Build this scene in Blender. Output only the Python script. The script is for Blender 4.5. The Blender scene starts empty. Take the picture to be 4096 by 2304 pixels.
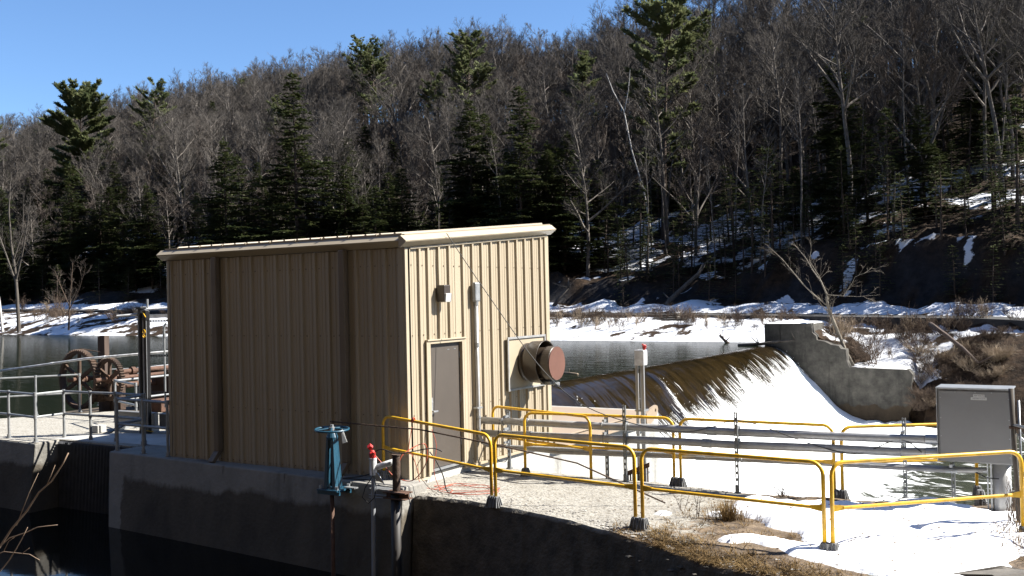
import bpy, math, random
from mathutils import Vector, noise
R=math.radians
rng=random.Random(7)
sc=bpy.context.scene
COL=sc.collection
# ---------------------------------------------------------------- camera, sky, sun, exposure
CAM=(9.714,-12.6152,2.8869); YAW,PIT,ROL=0.5478,0.0095,-0.0221; FPX=3931.0
_f=Vector((-math.sin(YAW)*math.cos(PIT),math.cos(YAW)*math.cos(PIT),math.sin(PIT)))
_r=Vector((math.cos(YAW),math.sin(YAW),0)); _u=_r.cross(_f)
_r2=math.cos(ROL)*_r+math.sin(ROL)*_u; _u2=-math.sin(ROL)*_r+math.cos(ROL)*_u
cd=bpy.data.cameras.new('camera'); cam=bpy.data.objects.new('camera',cd); COL.objects.link(cam)
cd.sensor_width=36; cd.lens=36*FPX/4096; cd.clip_start=.1; cd.clip_end=3000
from mathutils import Matrix
cam.matrix_world=Matrix(((_r2.x,_u2.x,-_f.x,CAM[0]),(_r2.y,_u2.y,-_f.y,CAM[1]),(_r2.z,_u2.z,-_f.z,CAM[2]),(0,0,0,1)))
sc.camera=cam
def proj(q):                                   # only used to word the labels of the trees
    d=Vector(q)-Vector(CAM); z=d.dot(_f)
    return 0.5+FPX/4096*d.dot(_r2)/z, 0.5-FPX/2304*d.dot(_u2)/z, z
SUN=Vector((1.0,.65,1.12)).normalized()
w=bpy.data.worlds.new('World'); sc.world=w; w.use_nodes=True
nt=w.node_tree; nt.nodes.clear()
sky=nt.nodes.new('ShaderNodeTexSky'); sky.sky_type='NISHITA'; sky.sun_disc=False
sky.sun_elevation=math.asin(SUN.z); sky.sun_rotation=math.atan2(SUN.x,SUN.y)
sky.air_density=1.0; sky.dust_density=.0; sky.ozone_density=7.5; sky.altitude=600
bg=nt.nodes.new('ShaderNodeBackground'); bg.inputs[1].default_value=.058
wo=nt.nodes.new('ShaderNodeOutputWorld'); nt.links.new(sky.outputs[0],bg.inputs[0]); nt.links.new(bg.outputs[0],wo.inputs[0])
sd=bpy.data.lights.new('sun','SUN'); sd.energy=5.0; sd.angle=R(.55); sd.color=(1,.95,.87)
so=bpy.data.objects.new('sun',sd); COL.objects.link(so); so.rotation_euler=SUN.to_track_quat('Z','Y').to_euler()
vs=sc.view_settings; vs.view_transform='Standard'; vs.look='None'; vs.gamma=1; vs.exposure=1.75
sc.cycles.max_bounces=6
# ---------------------------------------------------------------- helpers: materials
def mat(name,c,c2=None,rough=.7,metal=0,scale=4,detail=5,lo=.35,hi=.65,bump=0,bscale=None,stretch=(1,1,1),spec=.5,transl=0):
    m=bpy.data.materials.new(name); m.use_nodes=True; n=m.node_tree.nodes; l=m.node_tree.links
    b=n['Principled BSDF']; b.inputs['Roughness'].default_value=rough; b.inputs['Metallic'].default_value=metal
    b.inputs['Specular IOR Level'].default_value=spec
    b.inputs['Base Color'].default_value=(*c,1)
    tc=n.new('ShaderNodeTexCoord'); mp=n.new('ShaderNodeMapping'); mp.inputs['Scale'].default_value=stretch
    l.new(tc.outputs['Object'],mp.inputs['Vector'])
    if c2:
        t=n.new('ShaderNodeTexNoise'); t.inputs['Scale'].default_value=scale; t.inputs['Detail'].default_value=detail; t.inputs['Roughness'].default_value=.65
        l.new(mp.outputs[0],t.inputs['Vector'])
        r=n.new('ShaderNodeValToRGB'); r.color_ramp.elements[0].position=lo; r.color_ramp.elements[1].position=hi
        r.color_ramp.elements[0].color=(*c,1); r.color_ramp.elements[1].color=(*c2,1)
        l.new(t.outputs['Fac'],r.inputs[0]); l.new(r.outputs[0],b.inputs['Base Color'])
    if bump:
        t=n.new('ShaderNodeTexNoise'); t.inputs['Scale'].default_value=bscale or scale*3; t.inputs['Detail'].default_value=6
        l.new(mp.outputs[0],t.inputs['Vector'])
        bp=n.new('ShaderNodeBump'); bp.inputs['Strength'].default_value=bump; bp.inputs['Distance'].default_value=.05
        l.new(t.outputs['Fac'],bp.inputs['Height']); l.new(bp.outputs[0],b.inputs['Normal'])
    if transl:
        tr=n.new('ShaderNodeBsdfTranslucent'); mx=n.new('ShaderNodeMixShader'); mx.inputs[0].default_value=transl
        if c2: l.new(r.outputs[0],tr.inputs[0])
        else: tr.inputs[0].default_value=(*c,1)
        l.new(b.outputs[0],mx.inputs[1]); l.new(tr.outputs[0],mx.inputs[2]); l.new(mx.outputs[0],n['Material Output'].inputs['Surface'])
    return m
M={}
M['siding']=mat('tan_siding',(.44,.368,.265),(.50,.425,.31),rough=.45,scale=1.6,detail=8,stretch=(1,1,.12),spec=.3)
M['spout']=mat('shade_darkened_downspout',(.19,.145,.10),(.22,.17,.12),rough=.45,scale=2,spec=.3)  # tan downspout with the dark of its shaded side put into the colour
M['trim']=mat('tan_trim',(.53,.455,.335),(.49,.415,.30),rough=.4,scale=2,spec=.35)
M['roof']=mat('roof_metal',(.30,.24,.16),(.34,.27,.18),rough=.45,scale=2)
M['plate']=mat('tan_plate',(.40,.31,.225),(.44,.345,.25),rough=.5,scale=.8,detail=7)
M['door']=mat('door_paint',(.088,.073,.06),(.10,.083,.068),rough=.5,scale=2)
M['galv']=mat('galvanised',(.42,.44,.46),(.55,.57,.58),rough=.42,metal=.55,scale=9,detail=6)
M['conduit']=mat('conduit_steel',(.42,.42,.42),(.56,.56,.55),rough=.42,metal=.3,scale=7,detail=6)
M['rail_grey']=mat('rail_grey',(.26,.275,.285),(.40,.41,.415),rough=.5,metal=.3,scale=8)
M['yellow']=mat('yellow_paint',(.72,.415,.016),(.60,.335,.014),rough=.42,scale=6,detail=6,lo=.4,hi=.7)
M['foot']=mat('rubber_foot',(.15,.155,.16),(.27,.27,.27),rough=.7,scale=12)
M['conc']=mat('concrete',(.40,.385,.35),(.52,.50,.46),rough=.9,scale=2.5,detail=8,bump=.25,bscale=30)
M['concw']=mat('concrete_pale',(.50,.49,.46),(.64,.63,.60),rough=.9,scale=1.6,detail=8,bump=.2,bscale=25,stretch=(1,1,.3))
M['black']=mat('black_metal',(.012,.012,.013),rough=.35)
M['rubber']=mat('black_cable',(.015,.015,.015),rough=.6)
M['brown']=mat('hood_brown',(.045,.033,.024),(.06,.043,.03),rough=.36,scale=3)
M['disc']=mat('hood_red_brown',(.15,.064,.043),(.18,.077,.052),rough=.6,scale=4)
M['rust']=mat('rust',(.085,.042,.026),(.16,.08,.048),rough=.85,scale=7,detail=8,bump=.3)
M['darkrust']=mat('dark_rust',(.045,.028,.02),(.10,.055,.03),rough=.85,scale=6,detail=8,bump=.3)
M['blue']=mat('blue_paint',(.016,.07,.115),(.024,.095,.155),rough=.35,scale=5)
M['white']=mat('white_paint',(.72,.73,.74),(.62,.63,.64),rough=.5,scale=5)
M['pvc']=mat('pvc_pipe',(.36,.38,.41),(.30,.32,.35),rough=.4,scale=3,stretch=(1,1,.3))
M['red']=mat('red_plastic',(.65,.03,.02),(.55,.025,.02),rough=.4,scale=10)
M['orange']=mat('orange_cord',(.60,.12,.06),rough=.5)
M['cab']=mat('cabinet_grey',(.215,.215,.215),(.235,.235,.235),rough=.5,metal=.15,scale=3)
M['label']=mat('label_white',(.62,.62,.60),rough=.5)
M['ink']=mat('label_ink',(.03,.03,.03),rough=.6)
M['glass']=mat('lens_glass',(.65,.65,.62),rough=.2)
M['snow']=mat('snow',(.80,.82,.85),(.86,.87,.88),rough=.8,scale=6,detail=8,bump=.25,bscale=9,spec=.2)
M['bark']=mat('grey_bark',(.095,.083,.072),(.21,.188,.168),rough=.95,scale=2.5,detail=5,spec=.15)
M['twig']=mat('twig_bark',(.064,.057,.051),(.115,.104,.094),rough=.95,scale=.25,detail=2,spec=.1)
M['twigred']=mat('reddish_twig',(.076,.064,.055),(.13,.108,.094),rough=.95,scale=.25,detail=2,spec=.1)
M['pbark']=mat('pine_bark',(.055,.045,.04),(.11,.085,.07),rough=.95,scale=2.5,spec=.1)
M['birch']=mat('white_bark',(.55,.53,.50),(.22,.2,.18),rough=.9,scale=2,lo=.5,hi=.75,stretch=(1,1,2),spec=.1)
M['pine']=mat('pine_needles',(.085,.11,.05),(.17,.18,.085),rough=.8,scale=.5,detail=3,spec=.2,transl=.35)
M['hemlock']=mat('hemlock_needles',(.03,.046,.018),(.085,.095,.036),rough=.8,scale=.5,detail=3,spec=.2,transl=.25)
M['grass']=mat('dry_grass',(.33,.225,.10),(.15,.095,.045),rough=.9,scale=3,spec=.1,transl=.2)
M['brush']=mat('brush_twigs',(.075,.055,.043),(.15,.112,.085),rough=.9,scale=.8,spec=.1)
M['brushp']=mat('pale_brush',(.30,.235,.17),(.42,.34,.25),rough=.9,scale=2,spec=.1)
M['wood']=mat('grey_wood',(.09,.08,.07),(.18,.16,.14),rough=.9,scale=3,stretch=(1,1,.2),spec=.1)
M['post']=mat('weathered_timber',(.06,.04,.03),(.13,.09,.07),rough=.9,scale=5,stretch=(1,1,.15))
M['stone']=mat('rock',(.10,.09,.078),(.22,.20,.17),rough=.95,scale=2,detail=8,bump=.6,bscale=4)
M['chip']=mat('stone_chip',(.32,.30,.27),(.55,.53,.49),rough=.95,scale=6)
M['asph']=mat('asphalt',(.03,.03,.032),(.05,.05,.05),rough=.9,scale=2)
# ---------------------------------------------------------------- helpers: meshes and objects
def sub(a,b): return (a[0]-b[0],a[1]-b[1],a[2]-b[2])
def add(a,b): return (a[0]+b[0],a[1]+b[1],a[2]+b[2])
def mul(a,s): return (a[0]*s,a[1]*s,a[2]*s)
def nrm(a):
    d=math.sqrt(a[0]*a[0]+a[1]*a[1]+a[2]*a[2]) or 1; return (a[0]/d,a[1]/d,a[2]/d)
def crs(a,b): return (a[1]*b[2]-a[2]*b[1],a[2]*b[0]-a[0]*b[2],a[0]*b[1]-a[1]*b[0])
class MB:
    def __init__(s): s.v=[]; s.f=[]
    def tube(s,pts,rad,n=8,cap=True):
        if not isinstance(rad,(list,tuple)): rad=[rad]*len(pts)
        v=s.v; f=s.f; b=len(v); L=len(pts)
        ref=None
        for i,p in enumerate(pts):
            d=nrm(sub(pts[min(i+1,L-1)],pts[max(i-1,0)]))
            if ref is None: ref=(0,0,1) if abs(d[2])<.8 else (1,0,0)
            a=nrm(crs(d,ref)); c=crs(a,d); ref=c if n>4 else ref
            r=rad[i]
            for k in range(n):
                t=2*math.pi*k/n; x=math.cos(t)*r; y=math.sin(t)*r
                v.append((p[0]+a[0]*x+c[0]*y,p[1]+a[1]*x+c[1]*y,p[2]+a[2]*x+c[2]*y))
        for i in range(L-1):
            for k in range(n):
                k2=(k+1)%n; f.append((b+i*n+k,b+i*n+k2,b+(i+1)*n+k2,b+(i+1)*n+k))
        if cap and n>3:
            f.append(tuple(b+k for k in range(n))[::-1]); f.append(tuple(b+(L-1)*n+k for k in range(n)))
        return s
    def box(s,lo,hi,rz=0,c=None):
        b=len(s.v)
        for z in (lo[2],hi[2]):
            for x,y in ((lo[0],lo[1]),(hi[0],lo[1]),(hi[0],hi[1]),(lo[0],hi[1])):
                if rz:
                    cx,cy=c or ((lo[0]+hi[0])/2,(lo[1]+hi[1])/2); dx,dy=x-cx,y-cy
                    x=cx+dx*math.cos(rz)-dy*math.sin(rz); y=cy+dx*math.sin(rz)+dy*math.cos(rz)
                s.v.append((x,y,z))
        for q in ((3,2,1,0),(4,5,6,7),(0,1,5,4),(1,2,6,5),(2,3,7,6),(3,0,4,7)): s.f.append(tuple(b+i for i in q))
        return s
    def prism(s,bot,top):                     # two outlines with the same number of 3D points
        n=len(bot); b=len(s.v); s.v+=list(bot)+list(top)
        s.f.append(tuple(b+i for i in range(n))[::-1]); s.f.append(tuple(b+n+i for i in range(n)))
        for i in range(n):
            j=(i+1)%n; s.f.append((b+i,b+j,b+n+j,b+n+i))
        return s
    def slab(s,poly,z0,z1,out=0):
        return s.prism([(x,y,z0) for x,y in poly],[(x,y,z1) for x,y in poly])
    def disc(s,c,ax,r,t,n=24):                # short cylinder
        a=nrm(ax); s.tube([add(c,mul(a,-t/2)),add(c,mul(a,t/2))],r,n); return s
    def ring(s,c,ax,Rr,r,n=36,m=8):
        a=nrm(ax); ref=(0,0,1) if abs(a[2])<.8 else (1,0,0); e=nrm(crs(a,ref)); g=crs(a,e); b=len(s.v)
        for i in range(n):
            t=2*math.pi*i/n; d=add(mul(e,math.cos(t)),mul(g,math.sin(t)))
            for k in range(m):
                q=2*math.pi*k/m; s.v.append(add(c,add(mul(d,Rr+r*math.cos(q)),mul(a,r*math.sin(q)))))
        for i in range(n):
            for k in range(m):
                i2=(i+1)%n;k2=(k+1)%m; s.f.append((b+i*m+k,b+i2*m+k,b+i2*m+k2,b+i*m+k2))
        return s
    def quad(s,*p):
        b=len(s.v); s.v+=list(p); s.f.append(tuple(range(b,b+len(p)))); return s
    def stone(s,c,r,g,sq=(1,1,.7)):
        b=len(s.v)
        for d in ((1,0,0),(-1,0,0),(0,1,0),(0,-1,0),(0,0,1),(0,0,-1),(.6,.6,.5),(-.6,.6,.4),(.6,-.6,.45),(-.6,-.6,.5)):
            k=r*g.uniform(.75,1.2); s.v.append((c[0]+d[0]*k*sq[0],c[1]+d[1]*k*sq[1],c[2]+d[2]*k*sq[2]))
        for q in ((0,6,4),(6,2,4),(2,7,4),(7,1,4),(1,9,4),(9,3,4),(3,8,4),(8,0,4),(0,6,2),(2,7,1),(1,9,3),(3,8,0),(0,2,5),(2,1,5),(1,3,5),(3,0,5)):
            s.f.append(tuple(b+i for i in q))
        return s
ORG={}
def mesh(name,mb,m,smooth=False):
    me=bpy.data.meshes.new(name); me.from_pydata([tuple(p) for p in mb.v],[],mb.f)
    me.materials.append(m)
    if smooth: me.polygons.foreach_set('use_smooth',[True]*len(me.polygons))
    me.update(); return me
def bevel(o,wd,seg=2):
    b=o.modifiers.new('bevel','BEVEL'); b.width=wd; b.segments=seg; b.limit_method='ANGLE'; b.angle_limit=R(40); return o
def tag(o,label=None,cat=None,group=None,kind=None):
    if label: o['label']=label
    if cat: o['category']=cat
    if group: o['group']=group
    if kind: o['kind']=kind
    return o
def thing(name,label,cat,loc=(0,0,0),group=None):
    o=bpy.data.objects.new(name,None); o.location=loc; COL.objects.link(o); o.empty_display_size=.2
    ORG[o.name]=tuple(loc); return tag(o,label,cat,group)
SPLIT=('joint','strap','bolt','coupling','beam_block','leg','hinge','gearbox')
def pieces(mb):
    pr=list(range(len(mb.v)))
    def fi(a):
        while pr[a]!=a: pr[a]=pr[pr[a]]; a=pr[a]
        return a
    for f in mb.f:
        for k in f[1:]: pr[fi(k)]=fi(f[0])
    out={}
    for f in mb.f: out.setdefault(fi(f[0]),[]).append(f)
    r=[]
    for fs in out.values():
        ix={}; q=MB()
        for f in fs:
            for k in f:
                if k not in ix: ix[k]=len(q.v); q.v.append(mb.v[k])
            q.f.append(tuple(ix[k] for k in f))
        r.append(q)
    return r
def part(name,mb,m,parent,label=None,smooth=False,bev=0,kind=None,split=False):
    if (name in SPLIT or split) and not kind:
        ps=pieces(mb)
        if len(ps)>1: return [part(name,q,m,parent,label,smooth,bev,'whole') for q in ps][0]
    if kind=='whole': kind=None
    og=ORG[parent.name]; mb.v=[sub(p,og) for p in mb.v]
    o=bpy.data.objects.new(name,mesh(name,mb,m,smooth)); COL.objects.link(o); o.parent=parent; ORG[o.name]=og
    if bev: bevel(o,bev)
    return tag(o,label,kind=kind)
def single(name,mb,m,label,cat,group=None,smooth=False,bev=0,kind=None):
    o=bpy.data.objects.new(name,mesh(name,mb,m,smooth)); COL.objects.link(o); ORG[o.name]=(0,0,0)
    if bev: bevel(o,bev)
    return tag(o,label,cat,group,kind)
def struct(name,mb,m,smooth=False,kind='structure'):
    o=bpy.data.objects.new(name,mesh(name,mb,m,smooth)); COL.objects.link(o); ORG[o.name]=(0,0,0); return tag(o,kind=kind)
def copy_tree(o,parent=None):
    c=o.copy(); COL.objects.link(c)
    if parent: c.parent=parent
    for ch in o.children: copy_tree(ch,c)
    return c
def lerp(a,b,t): return a+(b-a)*t
def sst(a,b,x):
    t=max(0,min(1,(x-a)/(b-a))); return t*t*(3-2*t)
def interp(xs,ys,x):
    if x<=xs[0]: return ys[0]
    for i in range(1,len(xs)):
        if x<=xs[i]: return lerp(ys[i-1],ys[i],(x-xs[i-1])/(xs[i]-xs[i-1]))
    return ys[-1]
def fbm(x,y,z=0,o=4):
    return noise.fractal(Vector((x,y,z)),1.0,2.0,o)
def vcol(o,name,vals):
    a=o.data.color_attributes.new(name,'FLOAT_COLOR','POINT')
    a.data.foreach_set('color',[c for t in vals for c in t])
# ================================================================ SETTING: far bank, road, hill
def shore(x): return 61.8+.1*(-14-x) if x<-11.9 else 56.5
def road_y(x):
    a=61.8+.1*(-14-x)+9.0
    return a if x<-14 else 70.8-.34*(x+14)
def road_z(x): return .57-.0135*(x-2) if x<2 else .57-.05*(x-2)
def wall_top(x): return interp([-12,-8.7,-8.5,-8,-6.7,-6.35,-6.2,-2,-1.7,-.5,3],[.5,.5,-.2,-.7,-1.05,-1.2,-2.65,-2.7,-4.2,-5.9,-6.6],x)
def terrain(x,y):
    ry=road_y(x); rz=road_z(x); r=y-ry; n=fbm(x*.12,y*.12,3)*.5; n2=fbm(x*.5,y*.5,9)*.5
    if r<=0:
        if x<-12.0:
            s=y-shore(x); W=ry-shore(x)
            z=interp([-14,0,1.2,.55*W,W-.6,W],[-4,-1.05,-.62,lerp(-.62,rz,.62),rz-.30,rz-.34],s)+n*.35*sst(0,3,s)*sst(0,1.5,-r)
        else:
            if y<58.55 and x<-1.6: return -9
            if x<-1.6: z=lerp(wall_top(x)-.05,rz-.75,sst(0,1,(y-58.5)/(ry-58.5))*.45+.55*(y-58.5)/(ry-58.5))+(n*.5+n2*.22)*sst(58.7,60.5,y)*sst(0,2,-r)
            else:
                s=y-56.2; W=ry-56.2
                z=interp([-8,0,1.3,.5*W,W-1,W],[-9.5,-6.4,-4.6,-2.2,rz-.9,rz-.85],s)+(n*.5+n2*.35)*sst(0,1,s)*sst(0,2,-r)
        return z
    if r<=7: return rz-.4 if r<.12 else rz-.03
    ch=2.0+1.0*sst(-80,-50,x)+3.2*sst(-27,-12,x)
    b=r-7
    z=interp([0,.8,2.6,5],[0,.25,.5,.9],b)+ (fbm(x*.28,0,5)*.6+.25)*sst(.5,2.5,b)*(1-sst(3.5,6,b))
    cl=sst(4.2,8.6,b+n*1.6); z=z+(ch-.4)*cl
    t=b-9
    if t>0: h_=interp([0,20,40,65,85,140,400],[0,5.8,15,30.5,37.5,40.5,22],t); z+=h_-max(0,h_-10)*.06*sst(-75,-15,x)+6.0*sst(4,28,t)*sst(-85,-150,x)
    z+=(n*1.6+n2*.5)*sst(2.5,9,b)+.7*fbm(x*.35,y*.5,17)*sst(3.5,5,b)*(1-sst(9,14,b))
    return rz+z-.03
XS=[]; x=-330.0
while x<70:
    XS.append(x); x+=6 if x<-200 else 2.2 if x<-60 else (.75 if x<14 else 3)
YS=[40,46,50,53,55,56,56.8,57.6,58.3,58.5,58.66]; y=58.8
while y<330:
    YS.append(y); y+=.62 if y<93 else 1.6 if y<175 else 12
SNP=[(-30,96,9),(-24,98,6),(-36,93,6)]
mb=MB(); vc=[]
for y in YS:
    for x in XS:
        z=terrain(x,y); mb.v.append((x,y,z))
        ry_=road_y(x); r=y-ry_; n=fbm(x*.16,y*.16,21); n2=fbm(x*.55,y*.55,31)
        rock=0
        if r<=0:
            if x<-12: s=.70+.36*n2-.22*sst(.55,.95,(y-shore(x))/(ry_-shore(x)))*max(0,.4+n2)+.25*n-.17*sst(-60,-95,x)+.2*n2*sst(-60,-95,x)
            elif x<-1.8: s=.58+.75*n+.5*n2
            else: s=.52+.8*n+.55*n2
            if x>=-12 : s-=.22*sst(-3,2,x)
            if -2.6<x<.2 and y<59.4: s=.1
            if r>-1.6 and x>-9: s=.5+.6*n2
        elif r<7: s=.2
        else:
            b=r-7
            if b<4.2: s=.75-.14*max(0,b-2)+.4*n2
            elif b<9: s=.12+1.1*max(0,n2-.1)*sst(.1,.35,n+.3); rock=sst(-.25,.1,fbm(x*.3,y*.4,44)+.12)*(1-.8*sst(6.2,8.6,b))
            else:
                far=sst(12,26,b)
                s=.40+.75*n+.35*n2+.18*far-.75*sst(30,46,b)
                if x<-62: s-=.14
                else: s+=.03*sst(11,20,b)
                if b<24: s-=.30*sst(-20,-8,x)
        vc.append((max(0,min(1,s)),rock if r>0 else 0,0,1))
nx=len(XS)
for j in range(len(YS)-1):
    for i in range(nx-1):
        mb.f.append((j*nx+i,j*nx+i+1,(j+1)*nx+i+1,(j+1)*nx+i))
def terrain_mat():
    m=bpy.data.materials.new('snowy_forest_floor'); m.use_nodes=True; n=m.node_tree.nodes; l=m.node_tree.links; b=n['Principled BSDF']
    b.inputs['Roughness'].default_value=.9; b.inputs['Specular IOR Level'].default_value=.15
    tc=n.new('ShaderNodeTexCoord')
    def nz(s,d=8):
        t=n.new('ShaderNodeTexNoise'); t.inputs['Scale'].default_value=s; t.inputs['Detail'].default_value=d; t.inputs['Roughness'].default_value=.7; l.new(tc.outputs['Object'],t.inputs['Vector']); return t
    def ramp(a,p0,c0,p1,c1):
        r=n.new('ShaderNodeValToRGB'); e=r.color_ramp.elements; e[0].position=p0;e[1].position=p1;e[0].color=(*c0,1);e[1].color=(*c1,1); l.new(a,r.inputs[0]); return r
    at=n.new('ShaderNodeAttribute'); at.attribute_name='cover'; sp=n.new('ShaderNodeSeparateColor'); l.new(at.outputs['Color'],sp.inputs[0])
    leaf=ramp(nz(1.6).outputs['Fac'],.35,(.018,.012,.008),.68,(.085,.053,.031))
    rock=ramp(nz(.9).outputs['Fac'],.35,(.018,.018,.021),.7,(.055,.054,.058))
    mx=n.new('ShaderNodeMix'); mx.data_type='RGBA'; l.new(sp.outputs[1],mx.inputs[0]); l.new(leaf.outputs[0],mx.inputs[6]); l.new(rock.outputs[0],mx.inputs[7])
    ad=n.new('ShaderNodeMath'); ad.operation='ADD'; l.new(sp.outputs[0],ad.inputs[0])
    s2=n.new('ShaderNodeMath'); s2.operation='MULTIPLY_ADD'; s2.inputs[1].default_value=.9; s2.inputs[2].default_value=-.45; l.new(nz(1.1).outputs['Fac'],s2.inputs[0]); l.new(s2.outputs[0],ad.inputs[1])
    mk=ramp(ad.outputs[0],.47,(0,0,0),.54,(1,1,1))
    m2=n.new('ShaderNodeMix'); m2.data_type='RGBA'; l.new(mk.outputs[0],m2.inputs[0]); l.new(mx.outputs[2],m2.inputs[6]); m2.inputs[7].default_value=(.68,.70,.74,1)
    l.new(m2.outputs[2],b.inputs['Base Color'])
    bp=n.new('ShaderNodeBump'); bp.inputs['Strength'].default_value=.8; bp.inputs['Distance'].default_value=.3; l.new(nz(1.3).outputs['Fac'],bp.inputs['Height']); l.new(bp.outputs[0],b.inputs['Normal'])
    return m
ter=struct('hillside',mb,terrain_mat(),True); vcol(ter,'cover',vc)
mb=MB(); n=0; x=-330
while x<70:
    ry=road_y(x); zb=road_z(x)-(.45 if x<-12 else .95); mb.v+=[(x,ry+.02,zb),(x,ry+.1,road_z(x)+.02),(x,ry+6.6,road_z(x)+.02)]; n+=1; x+=2 if x>-60 else 6
for i in range(n-1): mb.f+=[(3*i,3*i+3,3*i+4,3*i+1),(3*i+1,3*i+4,3*i+5,3*i+2)]
struct('road',mb,M['asph'])
# ---------------------------------------------------------------- water
def water_mat(name,c,rough,bs,bstr,stretch=(1,1,1),dist=.03):
    m=bpy.data.materials.new(name); m.use_nodes=True; n=m.node_tree.nodes; l=m.node_tree.links; b=n['Principled BSDF']
    b.inputs['Base Color'].default_value=(*c,1); b.inputs['Roughness'].default_value=rough; b.inputs['IOR'].default_value=1.3; b.inputs['Specular IOR Level'].default_value=.4
    tc=n.new('ShaderNodeTexCoord'); mp=n.new('ShaderNodeMapping'); mp.inputs['Scale'].default_value=stretch; l.new(tc.outputs['Object'],mp.inputs[0])
    t=n.new('ShaderNodeTexNoise'); t.inputs['Scale'].default_value=bs; t.inputs['Detail'].default_value=3; l.new(mp.outputs[0],t.inputs[0])
    bp=n.new('ShaderNodeBump'); bp.inputs['Strength'].default_value=bstr; bp.inputs['Distance'].default_value=dist; l.new(t.outputs['Fac'],bp.inputs['Height']); l.new(bp.outputs[0],b.inputs['Normal'])
    return m
def crest_x(y): return -11.4+.25*math.sin(math.pi*(y-24)/34) if y>24 else -11.4
mb=MB(); pts=[(-330,.8)]+[(-5.7,.8),(-5.7,10.4)]
yy=10.4; ed=[]
while yy<58.3: ed.append((crest_x(yy)-.55,yy)); yy+=1.2
ed.append((crest_x(58.3)-.55,58.3))
b0=len(mb.v)
mb.v+=[(-330,10.4,-1),(-330,.8,-1),(-5.7,.8,-1),(-5.7,10.4,-1)]; mb.f.append((0,1,2,3))
k=len(mb.v)
for (x,y) in ed: mb.v+=[(-330,y,-1),(x,y,-1)]
for i in range(len(ed)-1): mb.f.append((k+2*i,k+2*i+1,k+2*i+3,k+2*i+2))
k=len(mb.v); mb.v+=[(-330,58.3,-1),(-12.05,58.3,-1),(-12.05,100,-1),(-330,100,-1)]; mb.f.append((k,k+1,k+2,k+3))
mpond=water_mat('pond_water',(.010,.016,.011),.05,1.5,.42,(.45,1.7,1),.045)
n=mpond.node_tree.nodes; l=mpond.node_tree.links         # rippled water: reflection weaker than a mirror's at grazing angles
fr=n.new('ShaderNodeFresnel'); fr.inputs[0].default_value=1.33; mu=n.new('ShaderNodeMath'); mu.operation='MULTIPLY'; mu.inputs[1].default_value=.42; l.new(fr.outputs[0],mu.inputs[0])
df=n.new('ShaderNodeBsdfDiffuse'); df.inputs[0].default_value=(.006,.0085,.006,1); gl=n.new('ShaderNodeBsdfGlossy'); gl.inputs['Roughness'].default_value=.06
bn=[q for q in n if q.type=='BUMP'][0]; l.new(bn.outputs[0],gl.inputs['Normal']); mx=n.new('ShaderNodeMixShader'); l.new(mu.outputs[0],mx.inputs[0]); l.new(df.outputs[0],mx.inputs[1]); l.new(gl.outputs[0],mx.inputs[2]); l.new(mx.outputs[0],n['Material Output'].inputs['Surface'])
struct('pond_water',mb,mpond)
mb=MB(); mb.quad((-60,-14,-1.45),(12,-14,-1.45),(12,.9,-1.45),(-60,.9,-1.45))
struct('canal_water',mb,water_mat('canal_water',(.006,.007,.006),.05,1.1,.10,(1,1,1),.03))
def river_mat():
    m=water_mat('river_water',(.05,.055,.045),.12,2.2,.8,(1,1,1),.12); n=m.node_tree.nodes; l=m.node_tree.links; b=n['Principled BSDF']
    tc=n.new('ShaderNodeTexCoord'); sx=n.new('ShaderNodeSeparateXYZ'); l.new(tc.outputs['Object'],sx.inputs[0])
    mp=n.new('ShaderNodeMapping'); mp.inputs['Scale'].default_value=(.45,1.5,1); mp.inputs['Rotation'].default_value=(0,0,.25); l.new(tc.outputs['Object'],mp.inputs[0])
    t=n.new('ShaderNodeTexNoise'); t.inputs['Scale'].default_value=1.1; t.inputs['Detail'].default_value=9; t.inputs['Roughness'].default_value=.72; t.inputs['Distortion'].default_value=.6; l.new(mp.outputs[0],t.inputs[0])
    r=n.new('ShaderNodeMapRange'); r.inputs[1].default_value=-4.5; r.inputs[2].default_value=2.2; r.inputs[3].default_value=.5; r.inputs[4].default_value=-.10; l.new(sx.outputs[0],r.inputs[0])
    a=n.new('ShaderNodeMath'); a.operation='ADD'; l.new(t.outputs['Fac'],a.inputs[0]); l.new(r.outputs[0],a.inputs[1])
    k=n.new('ShaderNodeValToRGB'); k.color_ramp.elements[0].position=.47; k.color_ramp.elements[1].position=.56; l.new(a.outputs[0],k.inputs[0])
    mx=n.new('ShaderNodeMix'); mx.data_type='RGBA'; l.new(k.outputs[0],mx.inputs[0]); mx.inputs[6].default_value=(.05,.058,.042,1); mx.inputs[7].default_value=(.86,.88,.88,1); l.new(mx.outputs[2],b.inputs['Base Color'])
    rr=n.new('ShaderNodeMapRange'); rr.inputs[3].default_value=.12; rr.inputs[4].default_value=.8; l.new(k.outputs[0],rr.inputs[0]); l.new(rr.outputs[0],b.inputs['Roughness'])
    return m
mb=MB(); nx2=0; gx=[-7+.45*i for i in range(52)]+[20,30,45,70]; gy=[-2+.5*i for i in range(126)]
for y in gy:
    for x in gx:
        turb=1-sst(-3,6,x)
        mb.v.append((x,y,-6.33+turb*.55*abs(fbm(x*.6,y*.6,4))+.06*fbm(x*1.2,y*1.2,8)))
nx2=len(gx)
for j in range(len(gy)-1):
    for i in range(nx2-1): mb.f.append((j*nx2+i,j*nx2+i+1,(j+1)*nx2+i+1,(j+1)*nx2+i))
struct('river_water',mb,river_mat(),True)
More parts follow.
